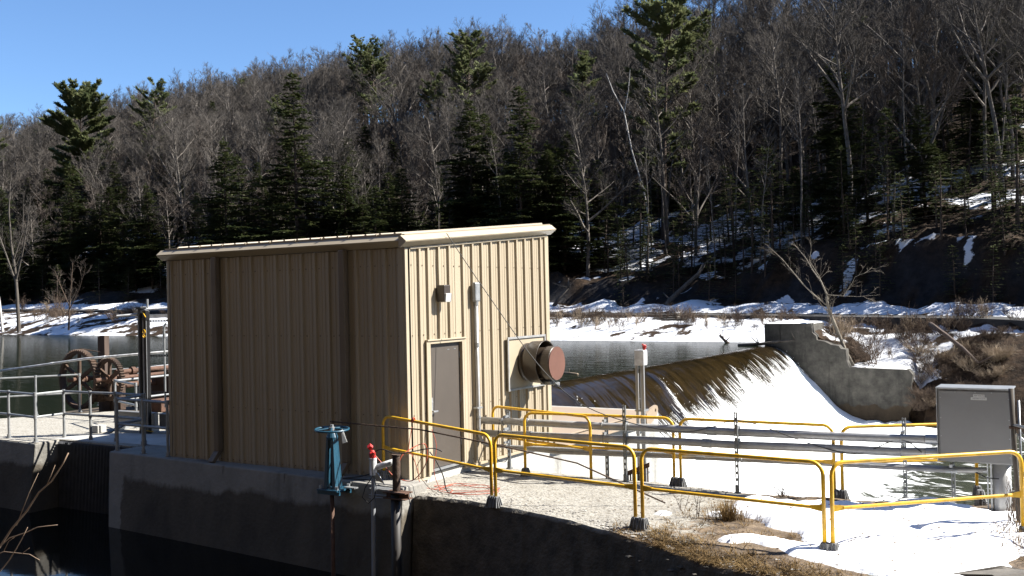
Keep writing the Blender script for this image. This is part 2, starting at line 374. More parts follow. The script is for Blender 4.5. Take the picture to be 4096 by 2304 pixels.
# ---------------------------------------------------------------- overflow dam
PROF=[(-.6,0),(-.25,-.008),(0,-.04),(.35,-.14),(.7,-.32),(1.05,-.62),(1.35,-.95),(1.75,-1.45),(2.15,-1.98),(2.6,-2.5),(3.1,-3.05),(3.6,-3.55),(4.15,-4.1),(4.7,-4.55),(5.3,-4.95),(6,-5.22),(6.8,-5.38),(7.6,-5.5)]
dam=thing('dam','curved overflow dam with a brown sheet of water breaking into white foam','dam',(-11.4,34,-6.4))
mb=MB(); yy=10.4; rows=0
while yy<58.2:
    cx=crest_x(yy)
    for (dx,dz) in PROF: mb.v.append((cx+dx,yy,-1.07+dz-.12))
    mb.v.append((cx+7.6,yy,-9)); mb.v.append((cx-1.2,yy,-9)); mb.v.append((cx-1.2,yy,-1.5)); rows+=1; yy+=1.0
q=len(PROF)+3
for i in range(rows-1):
    for k in range(q-1): mb.f.append((i*q+k,(i+1)*q+k,(i+1)*q+k+1,i*q+k+1))
part('spillway',mb,M['conc'],dam)
# water sheet: one surface with relief; x = along the crest (u), y = down the fall (v)
def sheet_mat():
    m=bpy.data.materials.new('falling_water'); m.use_nodes=True; n=m.node_tree.nodes; l=m.node_tree.links; b=n['Principled BSDF']
    at=n.new('ShaderNodeAttribute'); at.attribute_name='flow'; sp=n.new('ShaderNodeSeparateColor'); l.new(at.outputs['Color'],sp.inputs[0])
    def nz(sc_,d,sx,sy,dis=0):
        cb=n.new('ShaderNodeCombineXYZ')
        for o,s,k in ((0,sx,0),(1,sy,1)):
            mu=n.new('ShaderNodeMath'); mu.operation='MULTIPLY'; mu.inputs[1].default_value=s; l.new(sp.outputs[o],mu.inputs[0]); l.new(mu.outputs[0],cb.inputs[k])
        t=n.new('ShaderNodeTexNoise'); t.inputs['Scale'].default_value=sc_; t.inputs['Detail'].default_value=d; t.inputs['Roughness'].default_value=.68; t.inputs['Distortion'].default_value=dis; l.new(cb.outputs[0],t.inputs[0]); return t.outputs['Fac']
    fine=nz(1,8,17,.42); speck=nz(1,4,28,3.2); 
    a=n.new('ShaderNodeMath'); a.operation='MULTIPLY_ADD'; a.inputs[1].default_value=1.6; l.new(fine,a.inputs[0]); l.new(sp.outputs[2],a.inputs[2])
    a2=n.new('ShaderNodeMath'); a2.operation='MULTIPLY_ADD'; a2.inputs[1].default_value=1.0; l.new(speck,a2.inputs[0]); l.new(a.outputs[0],a2.inputs[2])
    k=n.new('ShaderNodeValToRGB'); k.color_ramp.elements[0].position=.85; k.color_ramp.elements[1].position=1.0
    s_=n.new('ShaderNodeMath'); s_.operation='MULTIPLY'; s_.inputs[1].default_value=.5; l.new(a2.outputs[0],s_.inputs[0]); l.new(s_.outputs[0],k.inputs[0])
    br=n.new('ShaderNodeValToRGB'); e=br.color_ramp.elements; e[0].position=.3; e[1].position=.72; e[0].color=(.005,.004,.002,1); e[1].color=(.034,.022,.008,1); l.new(nz(1,6,1.3,.5,.5),br.inputs[0])
    mx=n.new('ShaderNodeMix'); mx.data_type='RGBA'; l.new(k.outputs[0],mx.inputs[0]); l.new(br.outputs[0],mx.inputs[6]); mx.inputs[7].default_value=(.88,.9,.9,1); l.new(mx.outputs[2],b.inputs['Base Color'])
    rr=n.new('ShaderNodeMapRange'); rr.inputs[3].default_value=.10; rr.inputs[4].default_value=.75; l.new(k.outputs[0],rr.inputs[0]); l.new(rr.outputs[0],b.inputs['Roughness'])
    b.inputs['IOR'].default_value=1.33
    bp=n.new('ShaderNodeBump'); bp.inputs['Strength'].default_value=.30; bp.inputs['Distance'].default_value=.10; l.new(nz(1,3,1.6,.22),bp.inputs['Height']); l.new(bp.outputs[0],b.inputs['Normal'])
    return m
NV=46; arc=[0]
for i in range(1,len(PROF)): arc.append(arc[-1]+math.hypot(PROF[i][0]-PROF[i-1][0],PROF[i][1]-PROF[i-1][1]))
CAS=[(34.6,.32,.75,.95),(45.2,.5,1.5,.8),(47.3,.45,1.55,.75),(46.2,.8,2.2,.5),(57.5,.6,.6,1.1),(25.4,.6,.9,.6),(26.5,.5,1.6,.5),(52,.5,2.2,.4),(40,.3,2.4,.4),(29,.3,2.2,.45),(30.4,.25,2.0,.45),(22,.6,.8,.7)]   # cascades: where along the crest, width, start, strength
def fall_white(u,v):
    vh=3.55+(48-u)*.062; base=sst(vh-1.6,vh+1.4,v+.6*fbm(u*.35,2,7)+.35*fbm(u*1.6,5,2)+.45*fbm(u*5,5,2))*1.45
    base-=.4*(1-sst(1.0,2.6,v))
    for (c,wd,st,am) in CAS:
        cc=c-.16*(v-1)       # slight drift
        base+=am*math.exp(-((u-cc)/wd)**2*(2.2 if v<2.4 else 1.1))*sst(st-.2,st+.5,v)
    return base
mb=MB(); vc=[]; NU=0; yy=10.4; DU=.22
while yy<58.2:
    cx=crest_x(yy)
    for j in range(NV):
        v=arc[-1]*j/(NV-1)
        px=interp(arc,[p[0] for p in PROF],v); pz=interp(arc,[p[1] for p in PROF],v)
        wv=fall_white(yy,v); h=.02*fbm(yy*.8,v*.3,3)+ min(wv,1.4)*(.10+.08*fbm(yy*2.2,v*.5,13))*sst(.4,1.6,v)
        fl=1 if v>.3 else v/.3
        mb.v.append((cx+px+h*.75*fl,yy,-1.0+pz+h*.6*fl)); vc.append((yy,v,wv*.55,1))
    NU+=1; yy+=DU
for i in range(NU-1):
    for j in range(NV-1): mb.f.append((i*NV+j,i*NV+j+1,(i+1)*NV+j+1,(i+1)*NV+j))
ws=part('water_sheet',mb,sheet_mat(),dam,smooth=True); vcol(ws,'flow',vc)
mb=MB()
for i in range(2600):                     # drops thrown off where the sheet breaks up
    u=rng.uniform(11,58); v=rng.uniform(1.6,5.2)
    if fall_white(u,v)<rng.uniform(.12,.6) or fall_white(u,v)>1.2: continue
    px=interp(arc,[p[0] for p in PROF],v); pz=interp(arc,[p[1] for p in PROF],v); h=rng.uniform(.05,.3); r=rng.uniform(.008,.024)
    c=(crest_x(u)+px+h*.75,u,-1.0+pz+h*.6); b0=len(mb.v)
    mb.v+=[add(c,(r,0,0)),add(c,(0,r,0)),add(c,(-r,0,0)),add(c,(0,-r,0)),add(c,(0,0,r*1.8)),add(c,(0,0,-r*1.8))]
    for t in ((0,1,4),(1,2,4),(2,3,4),(3,0,4),(1,0,5),(2,1,5),(3,2,5),(0,3,5)): mb.f.append(tuple(b0+q for q in t))
for i in range(380):                     # white threads tearing out of the brown sheet
    u=rng.uniform(11,58); u+=.5*math.sin(u*2.3); vh=3.5+(48-u)*.062; v0=vh+rng.gauss(-.75,.45)
    if rng.random()<.07: v0-=.8
    if v0<.8: continue
    L=rng.uniform(.5,1.7); r=rng.uniform(.006,.018); pts=[]
    for k in range(6):
        v=v0+L*k/5; px=interp(arc,[p[0] for p in PROF],v); pz=interp(arc,[p[1] for p in PROF],v); h=.03+.05*k/5+min(fall_white(u,v),1.4)*.09
        pts.append((crest_x(u)+px+h*.75,u+.02*math.sin(k*1.3+i),-1.0+pz+h*.6))
    mb.tube(pts,[r*.2,r*.7,r,r*1.1,r,r*.3],4,False)
part('spray',mb,mat('spray',(.88,.9,.9),rough=.4),dam,kind='stuff')
# ---------------------------------------------------------------- right abutment of the dam
def stained(name,c,c2,zsplit=None,dark=None,amp=.25,xs=None,left=-99):
    """concrete with irregular stains; dark = colour of the old concrete below zsplit"""
    m=mat(name,c,c2,rough=.92,scale=1.7,detail=9,lo=.3,hi=.72,bump=.35,bscale=14); n=m.node_tree.nodes; l=m.node_tree.links; b=n['Principled BSDF']
    src=b.inputs['Base Color'].links[0].from_socket
    tc=n.new('ShaderNodeTexCoord'); sx=n.new('ShaderNodeSeparateXYZ'); l.new(tc.outputs['Object'],sx.inputs[0])
    def nz(s,d,st):
        mp=n.new('ShaderNodeMapping'); mp.inputs['Scale'].default_value=st; l.new(tc.outputs['Object'],mp.inputs[0])
        t=n.new('ShaderNodeTexNoise'); t.inputs['Scale'].default_value=s; t.inputs['Detail'].default_value=d; t.inputs['Roughness'].default_value=.65; l.new(mp.outputs[0],t.inputs[0]); return t.outputs['Fac']
    def math_(op,a,bv,cv=None):
        q=n.new('ShaderNodeMath'); q.operation=op
        for i,v in enumerate((a,bv,cv)):
            if v is None: continue
            if isinstance(v,(int,float)): q.inputs[i].default_value=v
            else: l.new(v,q.inputs[i])
        return q.outputs[0]
    def ramp(a,p0,p1):
        r=n.new('ShaderNodeMapRange'); r.inputs[1].default_value=p0; r.inputs[2].default_value=p1; l.new(a,r.inputs[0]); return r.outputs[0]
    def mixc(f,a,cb):
        q=n.new('ShaderNodeMix'); q.data_type='RGBA'; l.new(f,q.inputs[0]); l.new(a,q.inputs[6])
        if isinstance(cb,tuple): q.inputs[7].default_value=(*cb,1)
        else: l.new(cb,q.inputs[7])
        return q.outputs[2]
    col=src
    st=ramp(nz(1.0,6,(1.6,1.6,.22)),.54,.7); col=mixc(math_('MULTIPLY',st,.75),col,tuple(v*.45 for v in c))
    if zsplit is not None:
        z=math_('ADD',sx.outputs[2],math_('MULTIPLY_ADD',nz(.75,5,(1,1,.6)),amp*2,-amp))
        f=ramp(math_('ADD',z,math_('MULTIPLY_ADD',nz(6,4,(1,1,.5)),.12,-.06)),zsplit+.05,zsplit-.05)
        if left>-50: f=math_('MULTIPLY',f,ramp(math_('ADD',sx.outputs[0],math_('MULTIPLY_ADD',nz(1.2,4,(1,1,1)),.6,-.3)),left,left+.04))
        dk=n.new('ShaderNodeValToRGB'); e=dk.color_ramp.elements; e[0].position=.3;e[1].position=.75; e[0].color=(*dark[0],1); e[1].color=(*dark[1],1); l.new(nz(1.4,8,(1,1,.5)),dk.inputs[0])
        col=mixc(f,col,dk.outputs[0])
    ef=ramp(nz(2.4,7,(1,1,.35)),.70,.76); col=mixc(math_('MULTIPLY',ef,.75),col,(.42,.41,.38))
    l.new(col,b.inputs['Base Color']); return m
ab=thing('abutment_wall','weathered dark concrete wing wall stepping down from a snow-topped block beside the spillway','wall',(-8,58.5,-6.4))
ow=[(-12,.55),(-8.62,.55),(-8.55,-.1),(-8.3,-.32),(-8.25,-.62),(-7.7,-.72),(-7.25,-.95),(-6.75,-1.02),(-6.6,-1.22),(-6.25,-1.28),(-6.22,-2.1),(-6.05,-2.55),(-2.15,-2.62),(-1.9,-2.95),(-2.05,-3.8),(-1.75,-4.7),(-2.2,-5.6),(-2.4,-8),(-12,-8)]
mab=stained('old_concrete',(.04,.038,.032),(.15,.14,.12),1.3,((.045,.032,.018),(.12,.085,.05)),.7)
mb=MB(); mb.prism([(x,58.2,z) for x,z in ow],[(x,59.0,z+.03) for x,z in ow]); part('wing_wall',mb,mab,ab,bev=.03)
mb=MB(); mb.box((-11.97,59.0,-3),(-8.7,62.2,.53)); part('block',mb,mab,ab,bev=.04)
mb=MB(); mb.box((-10.85,58.18,-.9),(-10.82,58.23,.5)); part('joint',mb,M['black'],ab)
def snowcap(x0,x1,y0,y1,z,h,seed):
    mb=MB(); nx=max(4,int((x1-x0)/.18)); ny=max(4,int((y1-y0)/.18))
    for j in range(ny+1):
        for i in range(nx+1):
            x=lerp(x0,x1,i/nx); y=lerp(y0,y1,j/ny); e=min(i,nx-i,j,ny-j)
            d=h*(1-math.exp(-e*.8))+.05*fbm(x*1.5,y*1.5,seed)-.02
            mb.v.append((x,y,(z(x) if callable(z) else z)+(d if e else -.03)))
    for j in range(ny):
        for i in range(nx): a=j*(nx+1)+i; mb.f.append((a,a+1,a+nx+2,a+nx+1))
    return mb
struct('snow_on_abutment',snowcap(-11.9,-8.75,58.3,62.1,.56,.12,4),M['snow'],True)
struct('snow_on_wing_wall',snowcap(-5.9,-2.2,58.35,59.6,-2.62,.13,8),M['snow'],True)
# ================================================================ NEAR SIDE: foundation, decks, walls
LN,WD,HE,HF=5.634,4.64,3.743,4.137
fd=thing('foundation','concrete base under the tan metal hut, pale band over dark stained old concrete','foundation',(-3,0,-3))
mcw=stained('canal_concrete',(.25,.24,.215),(.36,.345,.31),2.55,((.055,.046,.034),(.15,.127,.093)),.30,left=-3.9)
top=[(-7.4,-.1),(.36,-.62),(.36,.0),(-5.6,0.0),(-5.6,.9),(-7.4,.9)]; bot=[(-7.15,-.38),(.4,-1.0),(.4,.0),(-5.6,0.0),(-5.6,.9),(-7.4,.9)]
mb=MB(); mb.prism([(x,y,-2.6) for x,y in bot],[(x,y,0) for x,y in top]); part('ledge',mb,mcw,fd,bev=.025)
mb=MB()
for x in (-3.9,-2.3,-.75): mb.box((x,lerp(-.1,-.62,(x+7.4)/7.76)-.02,-.62),(x+.012,lerp(-.1,-.62,(x+7.4)/7.76)+.02,-.005))
part('joint',mb,M['foot'],fd)
mwh=stained('pale_concrete',(.50,.49,.455),(.62,.61,.58))
mb=MB(); mb.slab([(-5.6,.01),(-.02,.01),(-.02,10.2),(-5.6,10.2)],-9,-.012); part('side_wall',mb,mwh,fd)
# deck on the pond side
mb=MB(); mb.slab([(-9.97,.55),(-7.42,.55),(-7.42,.92),(-5.62,.92),(-5.62,5.0),(-13.6,5.0),(-15.4,2.2),(-16.5,0),(-9.97,0)],-3,.001)
def gravel_mat(name,c1,c2,sp):
    m=mat(name,c1,c2,rough=.95,scale=3.5,detail=9,lo=.3,hi=.7,bump=.6,bscale=22); n=m.node_tree.nodes; l=m.node_tree.links; b=n['Principled BSDF']; src=b.inputs['Base Color'].links[0].from_socket
    tc=n.new('ShaderNodeTexCoord'); mp=n.new('ShaderNodeMapping'); mp.inputs['Scale'].default_value=(1,1.2,1); l.new(tc.outputs['Object'],mp.inputs[0])
    v=n.new('ShaderNodeTexNoise'); v.inputs['Scale'].default_value=16; v.inputs['Detail'].default_value=4; l.new(mp.outputs[0],v.inputs[0])
    r=n.new('ShaderNodeValToRGB'); r.name='keep'; e=r.color_ramp.elements; e[0].position=.36; e[1].position=.46; e[0].color=(*sp,1); e[1].color=(1,1,1,1); l.new(v.outputs['Fac'],r.inputs[0])
    mx=n.new('ShaderNodeMix'); mx.data_type='RGBA'; mx.blend_type='MULTIPLY'; mx.inputs[0].default_value=.8; l.new(src,mx.inputs[6]); l.new(r.outputs[0],mx.inputs[7]); l.new(mx.outputs[2],b.inputs['Base Color']); return m
mgr=gravel_mat('rough_concrete',(.33,.31,.265),(.48,.46,.41),(.5,.46,.4))
struct('deck',mb,mgr)
mb=MB(); mb.prism([(-10.4,.55,.003),(-5.63,.93,.003),(-5.63,2.6,.003),(-9.6,1.75,.003)],[(-10.4,.56,.012),(-5.63,.94,.012),(-5.63,2.6,.012),(-9.6,1.75,.012)]); struct('smooth_deck_strip',mb,M['concw'])
pr=thing('canal_pier','rough old concrete pier at the head of the canal, its right side sunlit','wall',(-11,0,-3))
mb=MB(); mb.prism([(-12.6,-.35,-2.6),(-11.5,-.3,-2.6),(-11.3,-.22,-2.6),(-9.93,-.32,-2.6),(-9.93,.9,-2.6),(-12.6,.9,-2.6)],[(-12.6,-.06,-.01),(-11.6,-.03,-.01),(-11.3,-.02,-.01),(-9.95,-.04,-.01),(-9.95,.54,-.01),(-12.6,.54,-.01)])
part('pier_body',mb,mcw,pr,bev=.03)
mb=MB(); mb.prism([(-17,-.3,-2.6),(-12.62,-.2,-2.6),(-12.62,.9,-2.6),(-17,.9,-2.6)],[(-17,-.1,-.02),(-12.62,-.02,-.02),(-12.62,.5,-.02),(-17,.5,-.02)]); part('old_wall',mb,mab,pr)
tr=thing('trash_rack','dark steel bar rack across the intake beside the concrete pier','trash rack',(-8.6,.5,-2.4))
mb=MB()
for i in range(52):
    x=-9.9+i*.048; mb.box((x,.46,-2.4),(x+.012,.54,-.03))
part('rack_bars',mb,mat('rack_steel',(.055,.06,.07),(.10,.105,.12),rough=.6,scale=5),tr,kind=None)
mb=MB()
for z in (-.5,-1.2,-1.9): mb.box((-9.94,.545,z),(-7.42,.549,z+.05))
part('cross_bar',mb,M['black'],tr,split=True)
mb=MB(); mb.box((-9.94,.549,-2.5),(-7.42,.5495,-.02)); 
# ------------------------------------------------ walkway to the right of the hut and its snowy end
def y_near(x): return interp([.36,.8,1.4,2.5,3.5,4.5,5.1,5.5,6.0,6.75,7.6,8.6,9.6,11,12.5,16],[-.4,-.36,-.36,-.6,-.88,-1.15,-1.45,-1.74,-1.9,-2.1,-2.5,-3.4,-5.5,-9,-14,-16],x)
def y_far(x): return interp([-.02,1,2.4,3.2,4.8,6,7.2,8.4,9.5,16],[2.55,2.45,2.35,2.38,2.12,2.3,2.6,2.85,3.2,4.5],x)+.06*fbm(x*2,1,5)*sst(3,5,x)
def deck_z(x,y):
    z=-.15+.035*fbm(x*1.3,y*1.3,2)*sst(2.5,6,x)+.01*fbm(x*4,y*4,6)
    z+=1.35*sst(-2.4,-12,y)*sst(6.0,9,x)
    z-=.10*sst(.5,0,y-y_near(x))*sst(3.2,5,x)+.05*sst(.4,0,y_far(x)-y)
    return z
SNOWP=[(7.3,-1.05,.5),(7.9,-1.25,.5),(6.75,-.9,.4),(8.3,-.6,.5),(6.6,-.15,.8),(7.3,.7,1.0),(6.2,.9,.62),(7.6,-.8,.72),(5.75,.85,.55),(8.0,1.5,.8),(8.2,-1.3,.5),(7.0,1.6,.6),(8.35,.1,.6),(6.85,-1.0,.35),(5.3,.95,.28),(7.3,2.1,.35),(9.2,.5,.8),(9.3,1.8,.7),(10.2,.8,.8)]
def snow_d(x,y):
    s=0
    for (a,b,r) in SNOWP: s+=math.exp(-((x-a)**2+(y-b)**2)/(r*r))
    for (a,b,r) in ((4.35,.02,.2),(5.65,-1.0,.19),(5.9,-.85,.22),(6.2,-.9,.2),(5.0,.3,.16)): s+=.8*math.exp(-((x-a)**2+((y-b)*1.3)**2)/(r*r))
    for (a,b,r) in ((6.15,-.45,.32),(6.5,-.75,.25),(5.35,-.1,.35),(9.1,-.5,.45),(8.9,-1.6,.4)): s-=.9*math.exp(-((x-a)**2+((y-b)*1.4)**2)/(r*r))
    s+=.28*fbm(x*1.5,y*1.5,3)+.14*fbm(x*5,y*5,7)
    return s
mb=MB(); gx=[-.02+.11*i for i in range(147)]; NYD=64
for x in gx:
    a,b=y_near(x),y_far(x)
    if x<.38: a=.02
    mb.v.append((x,a-(.25 if x>.38 else 0),-2.6))
    mb.v.append((x,a-.035+.02*fbm(x*7,1,4) if x>.38 else a-.001,deck_z(x,a)-.05+.03*fbm(x*5,2,2)))
    for j in range(NYD+1):
        y=lerp(a,b,j/NYD); jz=0
        mb.v.append((x+.0,y+(.03*fbm(x*6,3,1) if j==0 and x>.5 else 0),deck_z(x,y)))
    mb.v.append((x,b+.1,-9))
q=NYD+4
for i in range(len(gx)-1):
    for j in range(q-1): mb.f.append((i*q+j,(i+1)*q+j,(i+1)*q+j+1,i*q+j+1))
def walkway_mat():
    m=gravel_mat('gravelly_walkway',(.30,.28,.24),(.44,.42,.37),(.5,.46,.4)); n=m.node_tree.nodes; l=m.node_tree.links; b=n['Principled BSDF']; src=b.inputs['Base Color'].links[0].from_socket
    at=n.new('ShaderNodeAttribute'); at.attribute_name='cover'; sp=n.new('ShaderNodeSeparateColor'); l.new(at.outputs['Color'],sp.inputs[0])
    tc=n.new('ShaderNodeTexCoord')
    t=n.new('ShaderNodeTexNoise'); t.inputs['Scale'].default_value=5; t.inputs['Detail'].default_value=9; l.new(tc.outputs['Object'],t.inputs[0])
    r=n.new('ShaderNodeValToRGB'); e=r.color_ramp.elements; e[0].position=.33;e[1].position=.7; e[0].color=(.07,.045,.025,1); e[1].color=(.26,.19,.12,1); l.new(t.outputs['Fac'],r.inputs[0])
    a=n.new('ShaderNodeMath'); a.operation='ADD'; l.new(sp.outputs[0],a.inputs[0]); t2=n.new('ShaderNodeMath'); t2.operation='MULTIPLY_ADD'; t2.inputs[1].default_value=1.2; t2.inputs[2].default_value=-.6; l.new(t.outputs['Fac'],t2.inputs[0]); l.new(t2.outputs[0],a.inputs[1])
    k=n.new('ShaderNodeMapRange'); k.inputs[1].default_value=.45; k.inputs[2].default_value=.6; l.new(a.outputs[0],k.inputs[0])
    mx=n.new('ShaderNodeMix'); mx.data_type='RGBA'; l.new(k.outputs[0],mx.inputs[0]); l.new(src,mx.inputs[6]); l.new(r.outputs[0],mx.inputs[7])
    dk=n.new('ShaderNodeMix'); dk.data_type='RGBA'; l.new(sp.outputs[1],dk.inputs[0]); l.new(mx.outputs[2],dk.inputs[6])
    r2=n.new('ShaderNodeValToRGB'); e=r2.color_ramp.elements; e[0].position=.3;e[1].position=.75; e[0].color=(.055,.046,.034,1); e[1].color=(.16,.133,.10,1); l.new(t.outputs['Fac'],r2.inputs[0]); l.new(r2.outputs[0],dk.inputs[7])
    l.new(dk.outputs[2],b.inputs['Base Color']); return m
wk=struct('walkway',mb,walkway_mat(),False)
vc=[]
for x in gx:
    a,b=y_near(x),y_far(x)
    for j in range(q):
        y=lerp(a,b,min(max(j-2,0),NYD)/NYD); s=sst(4.0,5.8,x-.4*fbm(x,y,8))*.85+sst(.3,.05,y-a)*sst(3.4,4.6,x)*.8+sst(.3,0,b-y)*sst(3,5,x)*.6
        vc.append((max(0,min(1,s)),1 if j<2 else .85*sst(8.9,10,x),0,1))  # ground out of view on the far right darkened to cut bounced light
vcol(wk,'cover',vc)
mb=MB(); sx=[3.9+.06*i for i in range(120)]; sy=[-2.6+.06*i for i in range(93)]; idx={}
for i,x in enumerate(sx):
    for j,y in enumerate(sy):
        s=snow_d(x,y)
        if y<y_near(x)+.02: s=min(s,.3)
        s-=1.2*sst(.42,.12,y_far(x)-y+.12*fbm(x*1.7,2,2))
        idx[i,j]=(len(mb.v),s); th=.10*(1-math.exp(-max(0,s-.5)*3.2))+(.07*fbm(x*1.1,y*1.1,12)+.02*fbm(x*4,y*4,2))*sst(.5,.9,s)-.03*(s<.5)
        mb.v.append((x,y,deck_z(x,y)+th-.012))
for i in range(len(sx)-1):
    for j in range(len(sy)-1):
        c=[idx[i,j],idx[i+1,j],idx[i+1,j+1],idx[i,j+1]]
        if max(t[1] for t in c)>.46: mb.f.append(tuple(t[0] for t in c))
struct('snow',mb,M['snow'],True)
# bank the camera stands on, with an unseen hill added behind to block skylight
mb=MB(); bx=[-45+2*i for i in range(40)]; by=[-34,-26,-20,-16,-14,-12,-10.6,-9.4,-8.6,-7.6]; bz=[2.2,1.9,1.6,1.35,1.25,1.1,.3,-.9,-1.6,-2.6]
by=[-260,-170,-120,-80,-55,-42]+by; bz=[110,105,92,60,28,8]+bz; bx=[-300,-220,-150,-100,-70]+bx+[45,60,80,110,160,220]
for y,z in zip(by,bz):
    for x in bx: mb.v.append((x,y+(14*sst(12,24,x) if y<-30 else 0),(z if y>-36 else 2.2+(z-2.2)*lerp(.62,3.0,sst(-40,25,x)))+.12*fbm(x*.5,y*.5,4)))
for j in range(len(by)-1):
    for i in range(len(bx)-1): mb.f.append((j*len(bx)+i,j*len(bx)+i+1,(j+1)*len(bx)+i+1,(j+1)*len(bx)+i))
struct('near_bank_and_blocker_hill',mb,mat('bank_and_blocker_soil',(.045,.031,.014),(.09,.058,.026),rough=.95,scale=1.5,detail=8,bump=.5),True)
# ================================================================ THE HUT
hut=thing('hut','tan ribbed metal hut with a lean-to roof, brown door and round exhaust hood','hut',(-2.8,2.3,0))
def ribbed(p0,dx,dy,nx_,ny_,length,ztop,z0,skip=()):
    """vertical ribbed sheet from p0 along (dx,dy), outward normal (nx_,ny_); ztop(t)"""
    prof=[]; t=0.02; prof.append((0,0))
    while t<length-.1:
        for (a,h) in ((0,0),(.014,.040),(.060,.040),(.074,0),(.14,0),(.156,.007),(.176,.007),(.182,0),(.222,0),(.228,.007),(.248,.007),(.254,0)):
            if t+a<length: prof.append((t+a,h))
        t+=.305
    prof.append((length,0)); mb=MB()
    for (s,h) in prof:
        x=p0[0]+dx*s+nx_*h; y=p0[1]+dy*s+ny_*h; mb.v+=[(x,y,z0(s) if callable(z0) else z0),(x,y,ztop(s))]
    for i in range(len(prof)-1):
        sm=(prof[i][0]+prof[i+1][0])/2
        mb.f.append((2*i,2*i+2,2*i+3,2*i+1))
    return mb
zr=lambda y: HE+(HF-HE)*y/WD
D0,D1,DH=.545,1.575,2.19    # door opening (along y)
part('front_wall',ribbed((-LN,0),1,0,0,-1,LN,lambda s:HE-.02,-.03),M['siding'],hut)
part('back_wall',ribbed((0,WD),-1,0,0,1,LN,lambda s:HF-.02,-.03),M['siding'],hut)
part('end_wall',ribbed((-LN,WD),0,-1,-1,0,WD,lambda s:zr(WD-s)-.02,-.03),M['siding'],hut)
# wall with the door: three sheets round the opening, one part
mb=ribbed((0,0),0,1,1,0,D0,lambda s:zr(s)-.02,-.03)
for (p,ln,z0) in ((D0,D1-D0,DH),(D1,WD-D1,-.03)):
    k=ribbed((0,p),0,1,1,0,ln,lambda s,p=p:zr(p+s)-.02,z0); o=len(mb.v); mb.v+=k.v; mb.f+=[tuple(i+o for i in f) for f in k.f]
part('door_wall',mb,M['siding'],hut)
mb=MB()
for z in (1.0,2.3,3.45):
    for i in range(18):
        for dx in (-.035,.13): 
            x=-LN+.18+i*.305+dx
            if -LN<x<-.05: mb.box((x-.009,-.012,z-.009),(x+.009,-.001,z+.009))
    for i in range(15):
        for dy in (-.035,.13):
            y=.2+i*.305+dy
            if y<WD-.05 and not(D0-.06<y<D1+.06 and z<DH+.1): mb.box((.001,y-.009,z-.009),(.012,y+.009,z+.009))
for i in range(36): mb.box((-LN+.1+i*.153,-.012,.04),(-LN+.116+i*.153,-.001,.056))
for i in range(20):
    y=1.7+i*.153
    if y<WD-.04: mb.box((.001,y,.04),(.012,y+.016,.056))
part('screw',mb,mat('screw_head',(.2,.15,.1),rough=.5),hut,kind='stuff')
tw=.105; t=.04
for nm,bx in (('corner_trim',[((-.005,-t,-.035),(t,tw,zr(0)-.02)),((-tw,-t-.002,-.035),(-.006,-.002,zr(0)-.02))]),('corner_trim',[((-LN-t,-t,-.035),(-LN+.06,-.002,HE-.02))]),('corner_trim',[((-.005,WD-tw,-.035),(t,WD+t,HF-.04))])):
    mb=MB()
    for a,b in bx: mb.box(a,b)
    part(nm,mb,M['trim'],hut,bev=.006)
mb=MB(); mb.prism([(.002,0,-.075),(.055,0,-.075),(.055,D0,-.075),(.002,D0,-.075)],[(.002,0,-.04),(.045,0,-.04),(.045,D0,-.04),(.002,D0,-.04)]); mb.box((.002,D1,-.075),(.05,WD+.04,-.035)); part('base_trim',mb,M['trim'],hut)
# roof, gutter, rake trim
def roofz(y): return zr(y)+.155
mb=MB(); y0,y1=-.05,WD+.13; x0,x1=-LN-.05,.05
mb.prism([(x0,y0,roofz(y0)),(x1,y0,roofz(y0)),(x1,y1,roofz(y1)),(x0,y1,roofz(y1))],[(x0,y0,roofz(y0)+.05),(x1,y0,roofz(y0)+.05),(x1,y1,roofz(y1)+.05),(x0,y1,roofz(y1)+.05)])
roof=part('roof',mb,M['roof'],hut,bev=.006)
mb=MB(); x=x0+.3
while x<x1-.1:
    mb.prism([(x,y0+.02,roofz(y0)+.052),(x+.07,y0+.02,roofz(y0)+.052),(x+.07,y1,roofz(y1)+.052),(x,y1,roofz(y1)+.052)],[(x+.02,y0+.02,roofz(y0)+.085),(x+.05,y0+.02,roofz(y0)+.085),(x+.05,y1,roofz(y1)+.085),(x+.02,y1,roofz(y1)+.085)]); x+=.305
part('roof_rib',mb,M['roof'],roof)
nose=[(.012,0),(.035,0),(.155,.085),(.165,.105),(.055,.195),(.012,.195)]
def trim_run(A,B,out,nm,par=None):        # extrude the nose profile from A to B (points on the wall line), out = outward unit vector
    mb=MB(); n=len(nose)
    for P in (A,B): mb.v+=[(P[0]+out[0]*o,P[1]+out[1]*o,P[2]+z) for o,z in nose]
    for i in range(n): j=(i+1)%n; mb.f.append((i,j,n+j,n+i))
    mb.f.append(tuple(range(n))[::-1]); mb.f.append(tuple(range(n,2*n)))
    return part(nm,mb,M['trim'],par or hut)
g=trim_run((-LN-.17,0,HE-.01),(.03,0,HE-.01),(0,-1),'gutter')
mb=MB(); mb.box((-LN-.05,-.06,HE+.19),(.0,-.03,HE+.215))
for i in range(9): mb.box((-LN+.3+i*.6,-.075,HE+.185),(-LN+.33+i*.6,-.02,HE+.222))
part('gutter_lip',mb,M['trim'],g)
trim_run((0,-.165,zr(-.165)-.01),(0,WD+.16,zr(WD+.16)-.01),(1,0),'rake_trim')
trim_run((-LN,WD+.16,zr(WD+.16)-.01),(-LN,-.02,zr(-.02)-.01),(-1,0),'rake_trim')
